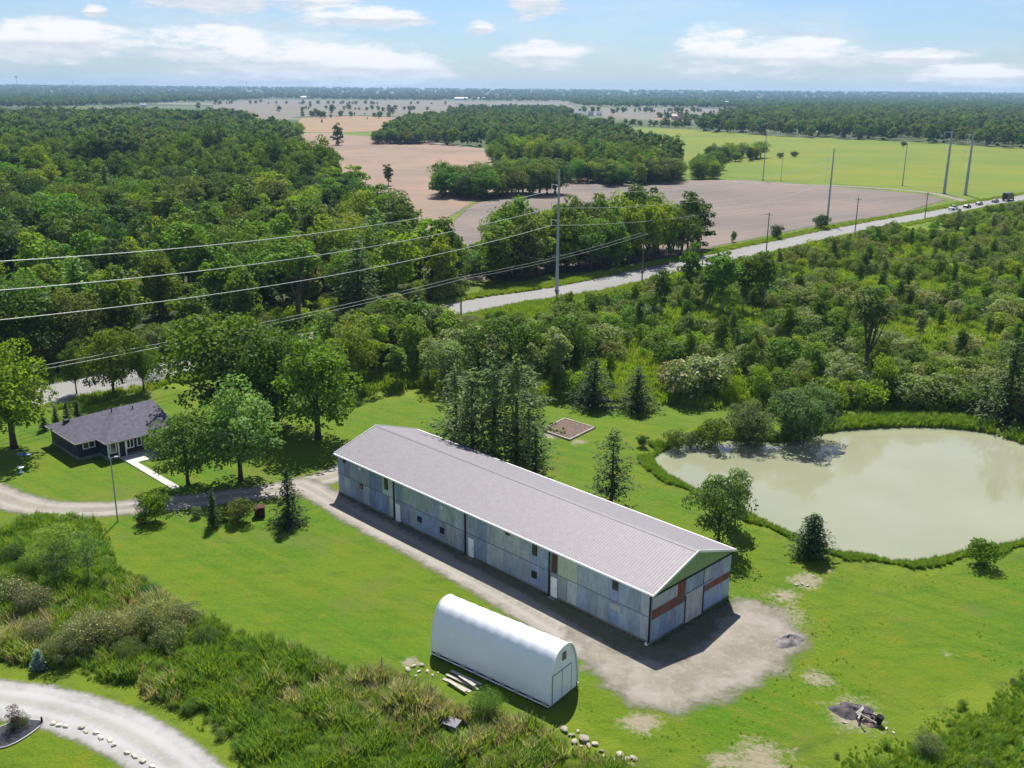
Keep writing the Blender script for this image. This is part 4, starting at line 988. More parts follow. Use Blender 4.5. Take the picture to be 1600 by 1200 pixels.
def mast(u, v, top, label, r):
    p = G(u, v); H_ = height_at(p, top); t = thing('radio_mast', (p[0], p[1], 0), label, 'mast')
    MB().tube([(0, 0, 0), (0, 0, H_)], [r, r * .4], 6).build('shaft', M_STEEL, t); MB().box(-r * 2.6, r * 2.6, -r, r, H_ * .9, H_ * .965).build('antenna', M_STEEL, t)
mast(29, 152, 110, 'tall thin mast on the horizon above the wood', 1.4); mast(116, 150, 126, 'shorter thin mast on the horizon', 1.0)
mast(386, 147, 117, 'faint tall mast behind the clouded horizon', 1.4); mast(440, 146, 122, 'faint shorter mast on the far horizon', 1.4)

# ================================================================== SMALL THINGS
def rock_mesh(seed, rough=.28):
    bm = bmesh.new(); bmesh.ops.create_icosphere(bm, subdivisions=2, radius=.5); g = random.Random(seed)
    ax = [Vector((g.gauss(0, 1), g.gauss(0, 1), g.gauss(0, 1))).normalized() for _ in range(9)]; cut = [g.uniform(.2, .44) for _ in ax]
    for v in bm.verts:
        for a, c in zip(ax, cut):
            d = v.co.dot(a)
            if d > c: v.co -= a * (d - c)
        v.co *= 1 + g.uniform(-.06, .06)
    me = bpy.data.meshes.new('rock'); bm.to_mesh(me); bm.free(); me.materials.append(M_STONE); return me
ROCKS = [rock_mesh(i) for i in range(5)]
def rock(u, v, size, label, group, flat=.55, col=(.40, .36, .29), rz=None):
    size *= rnd.uniform(.55, 1.05); p = g3(u, v); o = bpy.data.objects.new('rock', ROCKS[rnd.randrange(5)]); link(o)
    o.location = p + Vector((0, 0, size * flat * .22)); o.scale = (size * rnd.uniform(.9, 1.4), size * rnd.uniform(.7, 1.0), size * flat); o.rotation_euler = (rnd.uniform(-.15, .15), rnd.uniform(-.15, .15), rnd.uniform(0, 6) if rz is None else rz)
    k = rnd.uniform(.6, 1.2); o.color = (col[0] * k, col[1] * k, col[2] * k, 1)
    return tag(o, label, 'rock', group)
for i, (u, v, s) in enumerate([(882, 1142, .9), (893, 1150, .8), (903, 1143, .6), (897, 1160, .7), (912, 1156, .95), (920, 1166, .6), (930, 1163, .8), (945, 1182, .8), (958, 1190, .9), (968, 1180, 1.0), (978, 1188, .9), (990, 1186, .7), (985, 1197, .8), (940, 1174, .5), (908, 1166, .45)]):
    rock(u, v, s, 'pale rock in the stony row running from the shelter doors to the weeds', 'pale rocks by the shelter doors')
for u, v, s in [(637, 1048, .6), (646, 1042, .7), (655, 1050, .6), (660, 1040, .55), (668, 1050, .5), (676, 1056, .55), (684, 1052, .5), (650, 1058, .5)]:
    rock(u, v, s, 'pale stone in the small heap at the rear corner of the white shelter', 'stones at the shelter rear corner', col=(.46, .41, .36))
EDGE = rounded(GP([(78, 1132), (100, 1134), (120, 1139), (142, 1146), (165, 1156), (188, 1168), (210, 1180), (232, 1196), (250, 1212)]), 2, False)
for i in range(0, len(EDGE) - 1, 1):
    if i % 7 == 3: continue
    p = (EDGE[i] + EDGE[i + 1]) / 2 + nr.normal(size=2) * .13; d = EDGE[i + 1] - EDGE[i]
    o = rock(100, 1135, .5, 'flat pale edging stone along the inner curve of the gravel drive', 'edging stones of the front gravel drive', .35, (.50, .47, .36), math.atan2(d[1], d[0]))
    o.location = (p[0], p[1], h(*p) + .05); o.scale = (np.linalg.norm(d) * rnd.uniform(.7, 1.1), .5 * rnd.uniform(.6, 1.2), .3)
for u, v, s in [(268, 805, .5), (276, 801, .6), (284, 806, .45), (292, 803, .6), (299, 812, .55), (303, 806, .4), (312, 803, .5), (262, 800, .4)]:
    rock(u, v, s, 'grey-tan rock of the little rockery below the drive', 'rocks of the rockery by the drive')
for u, v, s in [(1244, 914, .55), (1253, 912, .6), (1262, 915, .5), (1250, 919, .4), (1270, 900, .35), (1238, 922, .3)]:
    rock(u, v, s, 'pale rock on the worn path between barn and pond', 'rocks on the pond path', col=(.48, .46, .42))
for u, v, s in [(1385, 1140, .4), (1396, 1146, .35), (1352, 1143, .35), (1320, 1130, .3), (1310, 1108, .3)]:
    rock(u, v, s, 'small pale rock at the rim of the burnt patch', 'rocks around the burnt patch')

def board(a, b, wd, z, label, group, tilt=0.0):
    pa, pb = G(*a), G(*b); d = pb - pa; l = float(np.linalg.norm(d)); o = MB().box(0, l, -wd / 2, wd / 2, 0, .06).build('plank', M_TIMBER)
    o.location = (pa[0], pa[1], h(*pa) + z); o.rotation_euler = (0, tilt, math.atan2(d[1], d[0])); o.color = (1, 1, 1, 1); return tag(o, label, 'plank', group)
for i, (a, b) in enumerate([((693, 1062), (735, 1083)), ((698, 1056), (748, 1080)), ((705, 1052), (752, 1074)), ((700, 1068), (728, 1086)), ((718, 1062), (742, 1078))]):
    board(a, b, .3, .05 + i * .07, 'weathered pale plank in the loose pile along the side of the white shelter', 'planks beside the white shelter')
p = g3(705, 1136); o = MB().box(-.55, .55, -.4, .4, 0, .55).box(-.62, .62, -.47, .47, .55, .62).build('utility_box', simple('dull_grey_paint', (.17, .17, .19), .7, .2, var=.15)); o.location = p - Vector((0, 0, .2)); o.rotation_euler = (.05, .04, R(-25)); tag(o, 'low grey flat-lidded metal box standing in the dry weeds before the shelter', 'metal box')

def heap(name, u, v, rx, ry, hgt, mat, label, cat, seed, rz=0.0):
    g = np.random.default_rng(seed); V = []; F = []; nr_, na = 9, 26; p = g3(u, v); ph = g.uniform(0, 6.28, 4)
    for i in range(nr_ + 1):
        q = i / nr_
        for k in range(na):
            a = 6.2832 * k / na; e = 1 + .18 * math.sin(2 * a + ph[0]) + .1 * math.sin(5 * a + ph[1])
            V.append((rx * q * e * math.cos(a), ry * q * e * math.sin(a), hgt * (1 - q ** 1.3) * (1 + .25 * math.sin(3 * a + ph[2] + q * 4)) + g.normal() * hgt * .05 * (q < 1) - .06 * (q == 1)))
    for i in range(nr_):
        for k in range(na): F.append((i * na + k, (i + 1) * na + k, (i + 1) * na + (k + 1) % na, i * na + (k + 1) % na))
    o = mesh_obj(name, V, F, mat, smooth_=True); o.location = p; o.rotation_euler = (0, 0, rz); return tag(o, label, cat)
M_MULCH = simple('dark_mulch', (.045, .045, .055), .95, .1, var=.5, scale=4, bump=.8)
M_ASH = simple('ash', (.07, .062, .068), .95, .1, var=.6, scale=2.5, bump=.8)
M_HEAPG = simple('grey_gravel', (.20, .18, .175), .95, .1, var=.35, scale=3, bump=.8)
M_SOILB = simple('garden_soil', (.13, .095, .075), .95, .1, var=.4, scale=4, bump=.8)
M_RUST = simple('rusty_red', (.06, .02, .015), .8, .2, var=.4)
M_CHAR = simple('charred_wood', (.02, .018, .016), .95, .1, var=.4)
heap('gravel_heap', 1232, 1002, 1.5, 1.15, .55, M_HEAPG, 'low grey gravel heap at the edge of the yard beyond the barn gable', 'gravel heap', 3, .3)
heap('ash_heap', 1332, 1112, 1.7, 1.2, .35, M_ASH, 'dark ash heap in the burnt patch on the lawn', 'ash heap', 4, -.5)
heap('debris_heap', 1362, 1128, .9, .7, .4, simple('rubble', (.20, .155, .13), .95, .1, var=.6, scale=6, bump=.9), 'brownish heap of burnt rubble beside the dark ash', 'rubble heap', 5)
def log(u, v, l, r, rz, z, mat, label, cat, group=None):
    p = g3(u, v); o = MB().tube([(-l / 2, 0, 0), (l / 2, 0, .05)], [r, r * .85], 8).build('log', mat); o.location = p + Vector((0, 0, z)); o.rotation_euler = (0, rnd.uniform(-.15, .25), rz); return tag(o, label, cat, group)
for i in range(7): log(1355 + rnd.uniform(-14, 14), 1124 + rnd.uniform(-8, 8), rnd.uniform(.8, 1.6), rnd.uniform(.05, .1), rnd.uniform(0, 3.1), .35, M_CHAR if i % 2 else M_TIMBER, 'charred black log on the burnt rubble' if i % 2 else 'grey unburnt stick on the burnt rubble', 'log', 'charred logs on the rubble' if i % 2 else 'grey sticks on the rubble')
p = g3(1369, 1131); o = MB().tube([(0, 0, 0), (0, 0, .75)], [.28, .28], 14).build('barrel', M_CHAR); o.location = p; o.rotation_euler = (.2, .3, 0); tag(o, 'blackened open barrel leaning in the burnt patch', 'barrel')
p = g3(406, 806); o = MB().box(-.55, .55, -.5, .5, 0, 1.1).box(-.62, .62, -.57, .57, 1.1, 1.18).build('wooden_bin', M_RUST); o.location = p; o.rotation_euler = (0, 0, .3); tag(o, 'dark red-brown square wooden bin beside the dark spruce', 'bin')

# raised garden bed with timber edging
def garden():
    P = GP([(846, 673), (882, 655), (929, 669), (890, 688)]); c = P.mean(0)
    t = thing('garden_bed', (c[0], c[1], 0), 'square garden bed of bare brown soil edged with pale timbers', 'garden bed'); Q = P - c
    mesh_obj('soil', [(x * .97, y * .97, .13 + .0) for x, y in Q], [(3, 2, 1, 0)], M_SOILB, t)
    for i in range(4):
        a, b = Q[i], Q[(i + 1) % 4]; d = b - a; l = float(np.linalg.norm(d)); o = MB().box(-.1, l + .1 if i % 2 else l - .12, -.09, .09, -.1, .2).build('timber', M_TIMBER, t)
        o.location = (a[0], a[1], 0); o.rotation_euler = (0, 0, math.atan2(d[1], d[0]))
    for i in range(9):
        x, y = rnd.uniform(-.7, .7), rnd.uniform(-.7, .7); pt = Q[0] * (.5 + x / 2) * .8 + Q[1] * y * .7
        pl = mesh_obj('seedling', *(lambda r: ([(0, 0, .12), (r, 0, .3), (0, r, .33), (-r, 0, .28), (0, -r, .31), (0, 0, .4)], [(0, 1, 2), (0, 2, 3), (0, 3, 4), (0, 4, 1), (5, 2, 1), (5, 3, 2)]))(.22), GRASS, t); pl.location = (pt[0], pt[1], 0); pl.color = (*GREEN, 1)
garden()
# mulched corner bed by the front drive
def mulch_bed():
    B = rounded(GP([(-60, 1150), (0, 1138), (25, 1126), (50, 1127), (66, 1130), (55, 1142), (38, 1154), (20, 1164), (0, 1170), (-60, 1176)]), 4); c = B.mean(0)
    t = thing('mulch_bed', (c[0], c[1], h(*c)), 'corner bed of dark mulch with a thin pale curb beside the gravel drive', 'flower bed'); Q = B - c
    n = len(Q); V = [(x, y, .06) for x, y in Q] + [(x * .8, y * .8, .22) for x, y in Q] + [(0, 0, .28)]
    area = sum(Q[i][0] * Q[(i + 1) % n][1] - Q[(i + 1) % n][0] * Q[i][1] for i in range(n)); fl = (lambda f: f) if area > 0 else (lambda f: f[::-1])
    mesh_obj('mulch', V, [fl((i, (i + 1) % n, n + (i + 1) % n, n + i)) for i in range(n)] + [fl((n + i, n + (i + 1) % n, 2 * n)) for i in range(n)], M_MULCH, t, smooth_=True)
    ring = [(x * 1.02, y * 1.02, .08) for x, y in Q]; MB().tube(ring + ring[:1], .055, 6, False).build('curb', M_PAVE, t)
mulch_bed()
p = g3(66, 1131); o = MB().tube([(0, 0, -.2), (0, 0, .55)], [.09, .07], 8).build('stake', M_CHAR); o.location = p; tag(o, 'short black stake at the tip of the mulch bed', 'stake')
p = g3(33, 738); t_ = thing('garden_ornament', p, 'small white ornament on the lawn under the big maple', 'ornament'); MB().tube([(0, 0, 0), (0, 0, .12), (0, 0, .5)], [.28, .12, .1], 10).build('stem', M_WHITE, t_); MB().tube([(0, 0, .5), (0, 0, .72)], [.2, .42], 12).build('bowl', M_WHITE, t_)
M_BLUE = simple('blue_tarp', (.05, .13, .22), .5, .4, var=.2)
p = g3(38, 712); heap('tarp_heap', 38, 710, .95, .6, .28, M_BLUE, 'blue tarp heaped at the foot of the big maple', 'tarp', 8)
M_BUOY = simple('white_plastic', (.8, .82, .84), .4, .4, var=.03)
q = G(1267, 681, POND_Z); t_ = thing('pond_float', (q[0], q[1], POND_Z), 'small white float on the water by the round willow bush', 'float'); MB().tube([(-.5, 0, .05), (-.3, 0, .2), (.3, 0, .2), (.5, 0, .05)], [.1, .26, .26, .1], 10).build('hull', M_BUOY, t_); MB().tube([(0, 0, .3), (0, 0, .75)], .05, 6).build('stub', M_BUOY, t_)

# ================================================================== PLANTS THAT STAND OUT
def put(kind, u, vb, vt, label, cat, name, color, wide=1.0, variant=None, du=0, group=None):
    p = G(u, vb); H_ = height_at(p, vt) + (.45 if False else 0); return plant(kind, p, H_, label, cat, name, color, group, wide, variant)
T, SH, CT = 'tree', 'shrub', 'conifer'
put('maple', 22, 700, 536, 'big round bright green tree on the lawn beside the house, white ornament under it', T, 'broadleaf_tree', BRIGHT, 1.15, 0)
put('airy', 178, 618, 512, 'loose mid-green tree between the house and the road', T, 'broadleaf_tree', GREEN, .95, 0)
put('airy', 225, 612, 520, 'smaller loose tree between the house roof and the road', T, 'broadleaf_tree', GREEN, .8, 1)
put('airy', 120, 616, 528, 'thin tree behind the cedar hedge near the road', T, 'broadleaf_tree', MID, .7, 1)
put('oak', 355, 655, 484, 'largest dark green tree behind the pale lawn tree near the house', T, 'broadleaf_tree', GREEN, 1.22, 0)
put('maple', 497, 686, 516, 'big green tree shading the lawn at the barn end', T, 'broadleaf_tree', (.058, .108, .011), 1.1, 1)
put('oak', 432, 668, 505, 'broad dark tree wedged between the two biggest lawn trees', T, 'broadleaf_tree', MID, 1.05, 1)
put('airy', 376, 752, 592, 'pale green spreading lawn tree in front of the dark big trees', T, 'broadleaf_tree', (.085, .135, .035), 1.2, 1)
put('airy', 294, 758, 642, 'smaller green tree at the corner of the patio', T, 'broadleaf_tree', (.055, .10, .022), 1.0, 0)
put('spruce', 452, 818, 728, 'dark pointed spruce on the lawn where the drive meets the barn lane', CT, 'spruce_tree', SPRUCE, 1.0, 0)
put('cedar', 334, 822, 764, 'narrow dark columnar cedar standing on the lawn below the drive', CT, 'cedar_tree', CEDAR, 1.0, 0)
put('shrub', 243, 814, 768, 'rounded green bush at the kerb of the drive near the lamp pole', SH, 'shrub', GREEN, .8, 0)
put('shrub', 222, 818, 800, 'low dark bush beside the taller rounded one at the drive', SH, 'shrub', DARK, 1.0, 1)
put('shrub', 375, 816, 778, 'loose olive bush between the columnar cedar and the brown bin', SH, 'shrub', OLIVE, 1.05, 2)
put('shrub', 308, 808, 790, 'low grey-green bush in the rockery', SH, 'shrub', GREY, 1.0, 3)
put('shrub', 350, 812, 792, 'small green bush touching the columnar cedar', SH, 'shrub', MID, 1.0, 4)
for i, (u, v, vt, w) in enumerate([(70, 672, 640, 'dark little cedar at the outer end of the row behind the house'), (88, 663, 632, 'second dark cedar of the row behind the house'), (105, 658, 627, 'third dark cedar of the row behind the house'), (122, 655, 624, 'dark cedar of the row touching the house roof')]):
    put('cedar', u, v, vt, w, CT, 'cedar_tree', CEDAR, 1.3, i, group='cedars behind the house')
for u, v, vt, w, l, k in [(738, 742, 575, 1.15, 'tall dark pine over the barn ridge, first of the pine cluster', 0), (772, 738, 545, 1.0, 'tallest pine of the cluster behind the barn', 1), (806, 745, 552, 1.1, 'wide pine in the middle of the cluster behind the barn', 2),
                         (712, 706, 566, 1.0, 'slimmer pine at the barn end of the cluster', 1), (836, 742, 660, 1.15, 'short bushy pine at the foot of the tall pines', 0), (826, 705, 566, .9, 'ragged pine on the lawn side of the cluster', 2)]:
    put('pine', u, v, vt, l, CT, 'pine_tree', PINE, w, k, group='pines behind the barn')
put('pine', 955, 795, 668, 'lone open-crowned pine on the lawn between barn and pond', CT, 'pine_tree', (.036, .062, .018), 1.1, 2)
put('airy', 1122, 852, 742, 'green tree leaning over the pond beside the barn roof', T, 'broadleaf_tree', (.05, .085, .022), .95, 0)
put('poplar', 1148, 824, 730, 'pale silvery sapling crown joined to the tree at the pond bank', T, 'broadleaf_tree', (.10, .135, .06), 1.1, 1)
put('juniper', 1267, 868, 800, 'lone dark bushy juniper on the pond bank beside the worn path', CT, 'juniper_tree', (.024, .048, .014), 1.25, 0)
put('shrub', 1533, 883, 842, 'round green bush on the near pond bank', SH, 'shrub', GREEN, 1.0, 1)
put('willow', 1255, 684, 594, 'large perfectly round grey-green willow bush at the far pond edge', SH, 'willow_shrub', (.052, .088, .030), 1.15, 0)
put('willow', 1170, 688, 612, 'soft grey willow bush next to the large round one', SH, 'willow_shrub', (.058, .085, .036), 1.0, 1)
put('shrub', 1112, 692, 642, 'dense green bush at the narrow end of the pond', SH, 'shrub', GREEN, 1.05, 2)
put('shrub', 1055, 698, 660, 'light green bush at the tip of the pond', SH, 'shrub', (.075, .115, .03), .9, 3)
put('shrub', 1078, 694, 664, 'small grey-green bush second from the tip of the pond', SH, 'shrub', GREY, .9, 4)
put('shrub', 1003, 698, 680, 'tiny dark bush on the lawn near the pond tip', SH, 'shrub', DARK, .9, 0)
put('fir', 928, 634, 560, 'dark conifer at the back of the lawn near the garden bed', CT, 'fir_tree', SPRUCE, 1.5, 0)
put('fir', 995, 640, 572, 'dark conifer beside another at the back of the lawn', CT, 'fir_tree', SPRUCE, 1.5, 1)
put('poplar', 1076, 478, 378, 'tall slim bright poplar by the road', T, 'poplar_tree', (.05, .10, .012), .95, 0)
put('poplar', 1032, 498, 420, 'dark slim poplar nearest the pole by the road', T, 'poplar_tree', MID, 1.0, 1)
put('poplar', 1128, 492, 390, 'broad leafy bright poplar in the clump beyond the scrub', T, 'poplar_tree', (.062, .12, .012), 1.35, 2)
put('poplar', 1108, 482, 402, 'narrower poplar tucked behind the broad bright one', T, 'poplar_tree', (.055, .11, .012), 1.1, 0)
put('poplar', 1190, 490, 392, 'darker tall poplar at the end of the clump', T, 'poplar_tree', MID, 1.1, 1)
put('poplar', 1160, 488, 400, 'mid-green poplar between the bright and the dark one', T, 'poplar_tree', GREEN, 1.1, 2)
put('snag', 1350, 596, 446, 'odd dark tree with two bare black stems and a bushy head in the scrub', T, 'dead_topped_tree', (.045, .07, .022), 1.0, 0)
put('weeping', 1142, 628, 576, 'yellowish weeping bush at the back edge of the lawn', SH, 'weeping_shrub', LIME, .9, 0)
for u, v, vt, l in [(1070, 625, 560, 'white-flowering bush behind the lawn, nearest the two conifers'), (1098, 618, 552, 'white-flowering bush with pinkish blossom in the scrub'), (1052, 612, 568, 'small white-flowering bush at the scrub edge'), (1120, 606, 560, 'pale blossom-topped bush behind the weeping one')]:
    bloom(put('shrub', u, v, vt, l, SH, 'flowering_shrub', (.085, .11, .04), 1.1, None, group='white-flowering shrubs behind the lawn'), 'shrub', (.17, .165, .10))
put('fir', 1572, 655, 528, 'big dark conifer mass at the end of the pond hedge', CT, 'fir_tree', DARK, 1.35, 0)
put('fir', 1618, 660, 545, 'dark conifer cut by the picture edge above the pond', CT, 'fir_tree', DARK, 1.3, 1)
put('fir', 1150, 560, 512, 'small dark spruce in the bright meadow scrub', CT, 'fir_tree', SPRUCE, .9, 1)
put('wood', 1090, 388, 309, 'large round field-edge tree beside the ploughed field', T, 'field_tree', DARK, 1.15, 1)
put('shrub', 1213, 373, 350, 'dark round bush on the road verge below the ploughed field', SH, 'shrub', DARK, .8, 0)
put('shrub', 1283, 358, 334, 'dark round bush at the foot of the steel pole', SH, 'shrub', DARK, .9, 1)
put('shrub', 1146, 378, 360, 'small pointed bush at the corner of the ploughed field', SH, 'shrub', MID, .5, 2)
put('wood', 528, 227, 191, 'lone dark tree standing in the tan field', T, 'field_tree', DARK, 1.05, 0)
put('wood', 607, 290, 256, 'tree poking above the wood edge into the tan field', T, 'field_tree', DARK, .9, 2)
for u, v, vt, l in [(1412, 229, 221, 'dark bush alone in the middle of the green field'), (1241, 245, 236, 'small dark bush in the green field, nearer the slender pole'), (1219, 247, 238, 'small dark bush beside another in the green field')]:
    put('shrub', u, v, vt, l, SH, 'shrub', DARK, 1.2, None, group='bushes in the green field')
for u, v, vt in [(472, 176, 164), (497, 183, 170), (518, 177, 160), (531, 182, 175), (554, 180, 173), (503, 192, 184), (570, 180, 174), (583, 181, 174), (613, 180, 165), (640, 184, 170), (648, 182, 174), (485, 168, 158), (574, 187, 181)]:
    put('wood', u, v, vt + 2, 'dark lone tree dotting the pale far fields', T, 'far_field_tree', DARK, 1.1, None, group='lone trees in the far fields')
put('sapling', 25, 1142, 1100, 'small dark red-leaved sapling in the mulch bed', T, 'sapling', (.035, .012, .018), 1.0, 0)
put('bush', 30, 1138, 1118, 'low green plant at the foot of the red sapling', SH, 'shrub', (.04, .06, .02), 1.2, 1)
# thicket on the weedy bank
for u, v, vt, k, c, w, l in [(108, 908, 806, 'sapling', (.10, .16, .032), 1.0, 'tall airy light-green sapling on the weedy bank'), (70, 902, 822, 'sapling', (.11, .165, .035), .9, 'light-green sapling beside the tallest one on the bank'), (140, 915, 822, 'sapling', (.075, .12, .035), .95, 'grey-stemmed sapling of the bank thicket nearest the lawn'),
        (90, 925, 850, 'sapling', (.04, .07, .022), 1.0, 'darker sapling low in the bank thicket'), (20, 880, 842, 'bush', DARK, 1.3, 'dark bush at the outer edge of the bank thicket'), (45, 900, 858, 'bush', MID, 1.2, 'mid-green bush in front of the dark one on the bank'),
        (15, 945, 890, 'bush', (.06, .075, .03), 1.3, 'dull olive bush with dead tips on the bank'), (55, 960, 905, 'bush', (.06, .07, .035), 1.2, 'grey-brown bush on the bank behind the flowering scrub'),
        (235, 930, 904, 'bush', (.03, .085, .02), 1.5, 'vivid green low bush at the lawn corner of the bank'), (290, 985, 930, 'bush', (.072, .092, .038), 1.1, 'grey-flowering bush nearest the lawn'), (240, 1000, 925, 'bush', (.085, .105, .040), 1.0, 'tan-flowering bush in the middle of the bank scrub'),
        (190, 1010, 940, 'bush', (.085, .10, .042), 1.0, 'pinkish-tan flowering bush on the bank'), (140, 1015, 940, 'bush', (.085, .108, .042), 1.1, 'pale flowering bush near the gravel drive'), (265, 1020, 965, 'bush', (.06, .085, .03), 1.0, 'greener bush below the tan-flowering ones'),
        (100, 1035, 970, 'bush', (.07, .09, .035), 1.0, 'loose green bush close to the gravel drive'), (60, 1005, 955, 'bush', (.08, .085, .045), .9, 'pale grey bush above the bluish plant'), (205, 1035, 985, 'bush', (.055, .085, .025), 1.0, 'dense green bush at the foot of the scrub'), (320, 1010, 960, 'bush', (.05, .08, .025), .9, 'green bush at the tail of the bank scrub')]:
    if k == 'bush': vt += .28 * (v - vt)
    o = put(k, u, v, vt, l, SH if k == 'bush' else T, 'shrub' if k == 'bush' else 'sapling', c, w)
    if 'flowering' in l or 'pale' in l or 'dead tips' in l: bloom(o, 'bush', (.23, .19, .125) if 'pink' in l or 'grey' in l else (.25, .22, .12))
put('cedar', 62, 1046, 1014, 'pale bluish pointed plant among the weeds by the drive', SH, 'shrub', (.085, .12, .10), 1.9, 1)
put('bush', 762, 1118, 1076, 'rounded green bush against the side of the white shelter', SH, 'shrub', (.045, .085, .02), 1.0, 2)
put('bush', 1445, 1182, 1146, 'grey-green bush at the edge of the weeds below the burnt patch', SH, 'shrub', GREY, 1.0, 3)

# ================================================================== WOODS
TONES = [('bright yellow-green', (.10, .14, .010)), ('mid-green', GREEN), ('deep green', MID), ('dark green', DARK), ('olive green', (.058, .082, .016)), ('fresh green', (.06, .115, .012))]
def wood(poly, spacing, n_try, seed, n_ind, kinds, hr, zone, group, name, clip=None, cap=None, extra=None, tones=TONES, cat=T, wide=(.9, 1.15)):
    Q = poisson(poly, spacing, n_try, seed, in_view if extra is None else (lambda q: in_view(q) & extra(q)), clip); Q = Q[np.argsort(Q[:, 1])]
    for q in Q[:n_ind]:
        nm, c = rnd.choice(tones); H_ = rnd.uniform(*hr)
        if cap: H_ = max(2.2, min(H_, cap(q) * rnd.uniform(.75, 1.0)))
        sz = 'tall' if H_ > hr[0] + .66 * (hr[1] - hr[0]) else 'low' if H_ < hr[0] + .33 * (hr[1] - hr[0]) else 'middling'
        wd = rnd.uniform(*wide); sh = 'broad' if wd > wide[0] + .5 * (wide[1] - wide[0]) else 'slim'
        zn = zone(q) if callable(zone) else zone
        plant(rnd.choice(kinds), q, H_, f'{sz} {sh} {nm} {zn}', cat, name, c, group, wd, jitter=.1)
    return Q[n_ind:]
def rank(d, cuts, names): return names[sum(d > c for c in cuts)]
def zone_wood(q):
    d = float(d_line(ROADC, np.array([q]))[0]); a = q[0] / q[1]
    side = rank(a, (-.42, -.28, -.15, -.02), ('behind the maple', 'behind the house', 'behind the big lawn trees', 'behind the barn end', 'near the steel pole'))
    return f"tree in the wood's {rank(d, (17, 26, 36), ('front row', 'second row', 'third row', 'deeper rows'))} {side}"
def zone_scrub(q):
    a = q[0] / q[1]; d = float(d_line(ROADC, np.array([q]))[0])
    side = rank(a, (.13, .24, .36), ('behind the conifers', 'behind the willow bushes', 'behind the pond hedge', 'by the picture edge'))
    return f"{rank(d, (30, 70, 110), ('close to the road', 'midway', 'nearer the pond', 'next to the pond'))} {side}"
def zone_thicket(q):
    a = q[0] / q[1]; return f"young tree {rank(q[1], (160, 180, 200), ('at the lawn edge', 'one row in', 'deep in the thicket', 'by the road'))} {rank(a, (-.1, 0, ), ('behind the lawn trees', 'behind the barn pines', 'behind the garden bed'))}"
C_FAR, C_WOOD, C_SHRUB = proto_far(), proto_wood(), proto_shrub()
clear_road = lambda q: d_line(ROADC, q) > 8.5
restL = wood(WOOD_L, 7.0, 60000, 5, 290, ('wood', 'wood', 'wood', 'wood', 'oak', 'maple', 'poplar', 'fir', 'snag'), (10.5, 18.5), zone_wood, 'trees of the wood across the road', 'wood_tree', clip=(-900, 40, 150, 1500), extra=clear_road, wide=(.95, 1.4))
roll = lambda q: 1 + .16 * np.sin(q[:, 0] * .055 + 1.4 * np.sin(q[:, 1] * .03)) + .12 * np.sin(q[:, 1] * .06 + q[:, 0] * .02)
gap = np.sin(restL[:, 0] * .09 + 2 * np.sin(restL[:, 1] * .04)) + np.sin(restL[:, 1] * .08) < 1.62; restL = restL[gap]
a = restL[restL[:, 1] < 620]; b = restL[restL[:, 1] >= 620]
scatter('wood_behind', a, nr.uniform(.75, 1.3, len(a)) * roll(a), C_WOOD, -.3, label='closed canopy of the wood behind its front trees')
scatter('distant_wood', b, nr.uniform(.8, 1.3, len(b)) * roll(b), C_FAR, -.5, label='distant canopy of the same wood')
# undergrowth along the wood's front edge
edge = poisson(WOOD_L, 3.2, 30000, 15, lambda q: in_view(q) & (d_line(ROADC, q) < 19) & (d_line(ROADC, q) > 8), (-200, 40, 130, 300))
scatter('wood_edge_undergrowth', edge, nr.uniform(.9, 1.7, len(edge)), C_SHRUB, -.1, label='bushes along the front of the wood by the road')
restM = wood(WOOD_M, 8.0, 14000, 6, 130, ('wood', 'wood', 'oak'), (10, 18), 'tree of the clump between the tan and green fields', 'trees of the clump between the fields', 'clump_tree', extra=lambda q: (np.sin(q[:, 0] * .045 + 1.5 * np.sin(q[:, 1] * .02)) + np.sin(q[:, 1] * .031 + 2)) > -.55)
scatter('clump_rear', restM, nr.uniform(.85, 1.2, len(restM)), C_FAR, -.4, label='rear trees of the clump between the fields')
wood(TREES_B, 5.6, 4000, 8, 110, ('wood', 'wood', 'maple'), (12.5, 19.5), 'tree between the road and the ploughed field', 'trees between road and ploughed field', 'roadside_tree', extra=clear_road)
for poly_px, sd, hr_, z_, g_, n_ in (([(688, 310), (765, 312), (872, 303), (882, 289), (770, 288), (700, 292)], 21, (10, 16), 'tree in the row across the tan field', 'row trees of the tan field', 'row_tree'),
                                ([(775, 285), (850, 284), (960, 288), (960, 276), (860, 270), (775, 276)], 22, (8, 13), 'tree in the row before the clump', 'row trees before the clump', 'row_tree'),
                                ([(950, 292), (1060, 285), (1065, 272), (960, 274)], 23, (9, 13), 'tree at the corner of the ploughed field', 'corner trees of the ploughed field', 'row_tree'),
                                ([(1085, 280), (1120, 280), (1120, 262), (1090, 262)], 24, (8, 12), 'tree beside the farm track', 'trees beside the farm track', 'row_tree'),
                                ([(1105, 256), (1190, 250), (1185, 236), (1110, 236)], 25, (6, 12), 'tree of the little group in the green field', 'group of trees in the green field', 'row_tree'),
                                ([(585, 225), (650, 226), (690, 214), (600, 210)], 26, (9, 13), 'tree at the near tip of the far clump', 'trees at the tip of the far clump', 'row_tree'),
                                ([(395, 214), (470, 216), (468, 200), (400, 196)], 27, (10, 15), 'tree at the corner of wood and tan field', 'corner trees of wood and tan field', 'row_tree')):
    P = GP(poly_px); wood(P, 5.2 if sd in (21, 22) else 6.5, 2500, sd, 34, ('wood', 'oak', 'maple'), hr_, z_, g_, n_, wide=(1.05, 1.45))
wood(GP([(690, 446), (772, 442), (790, 405), (745, 392), (690, 398)]), 4.2, 900, 28, 26, ('shrub', 'young', 'airy'), (2.5, 6.5), 'bush closing the gap between wood and roadside trees', 'bushes in the gap by the road', 'gap_shrub', extra=clear_road, cat=SH, wide=(1.1, 1.5))
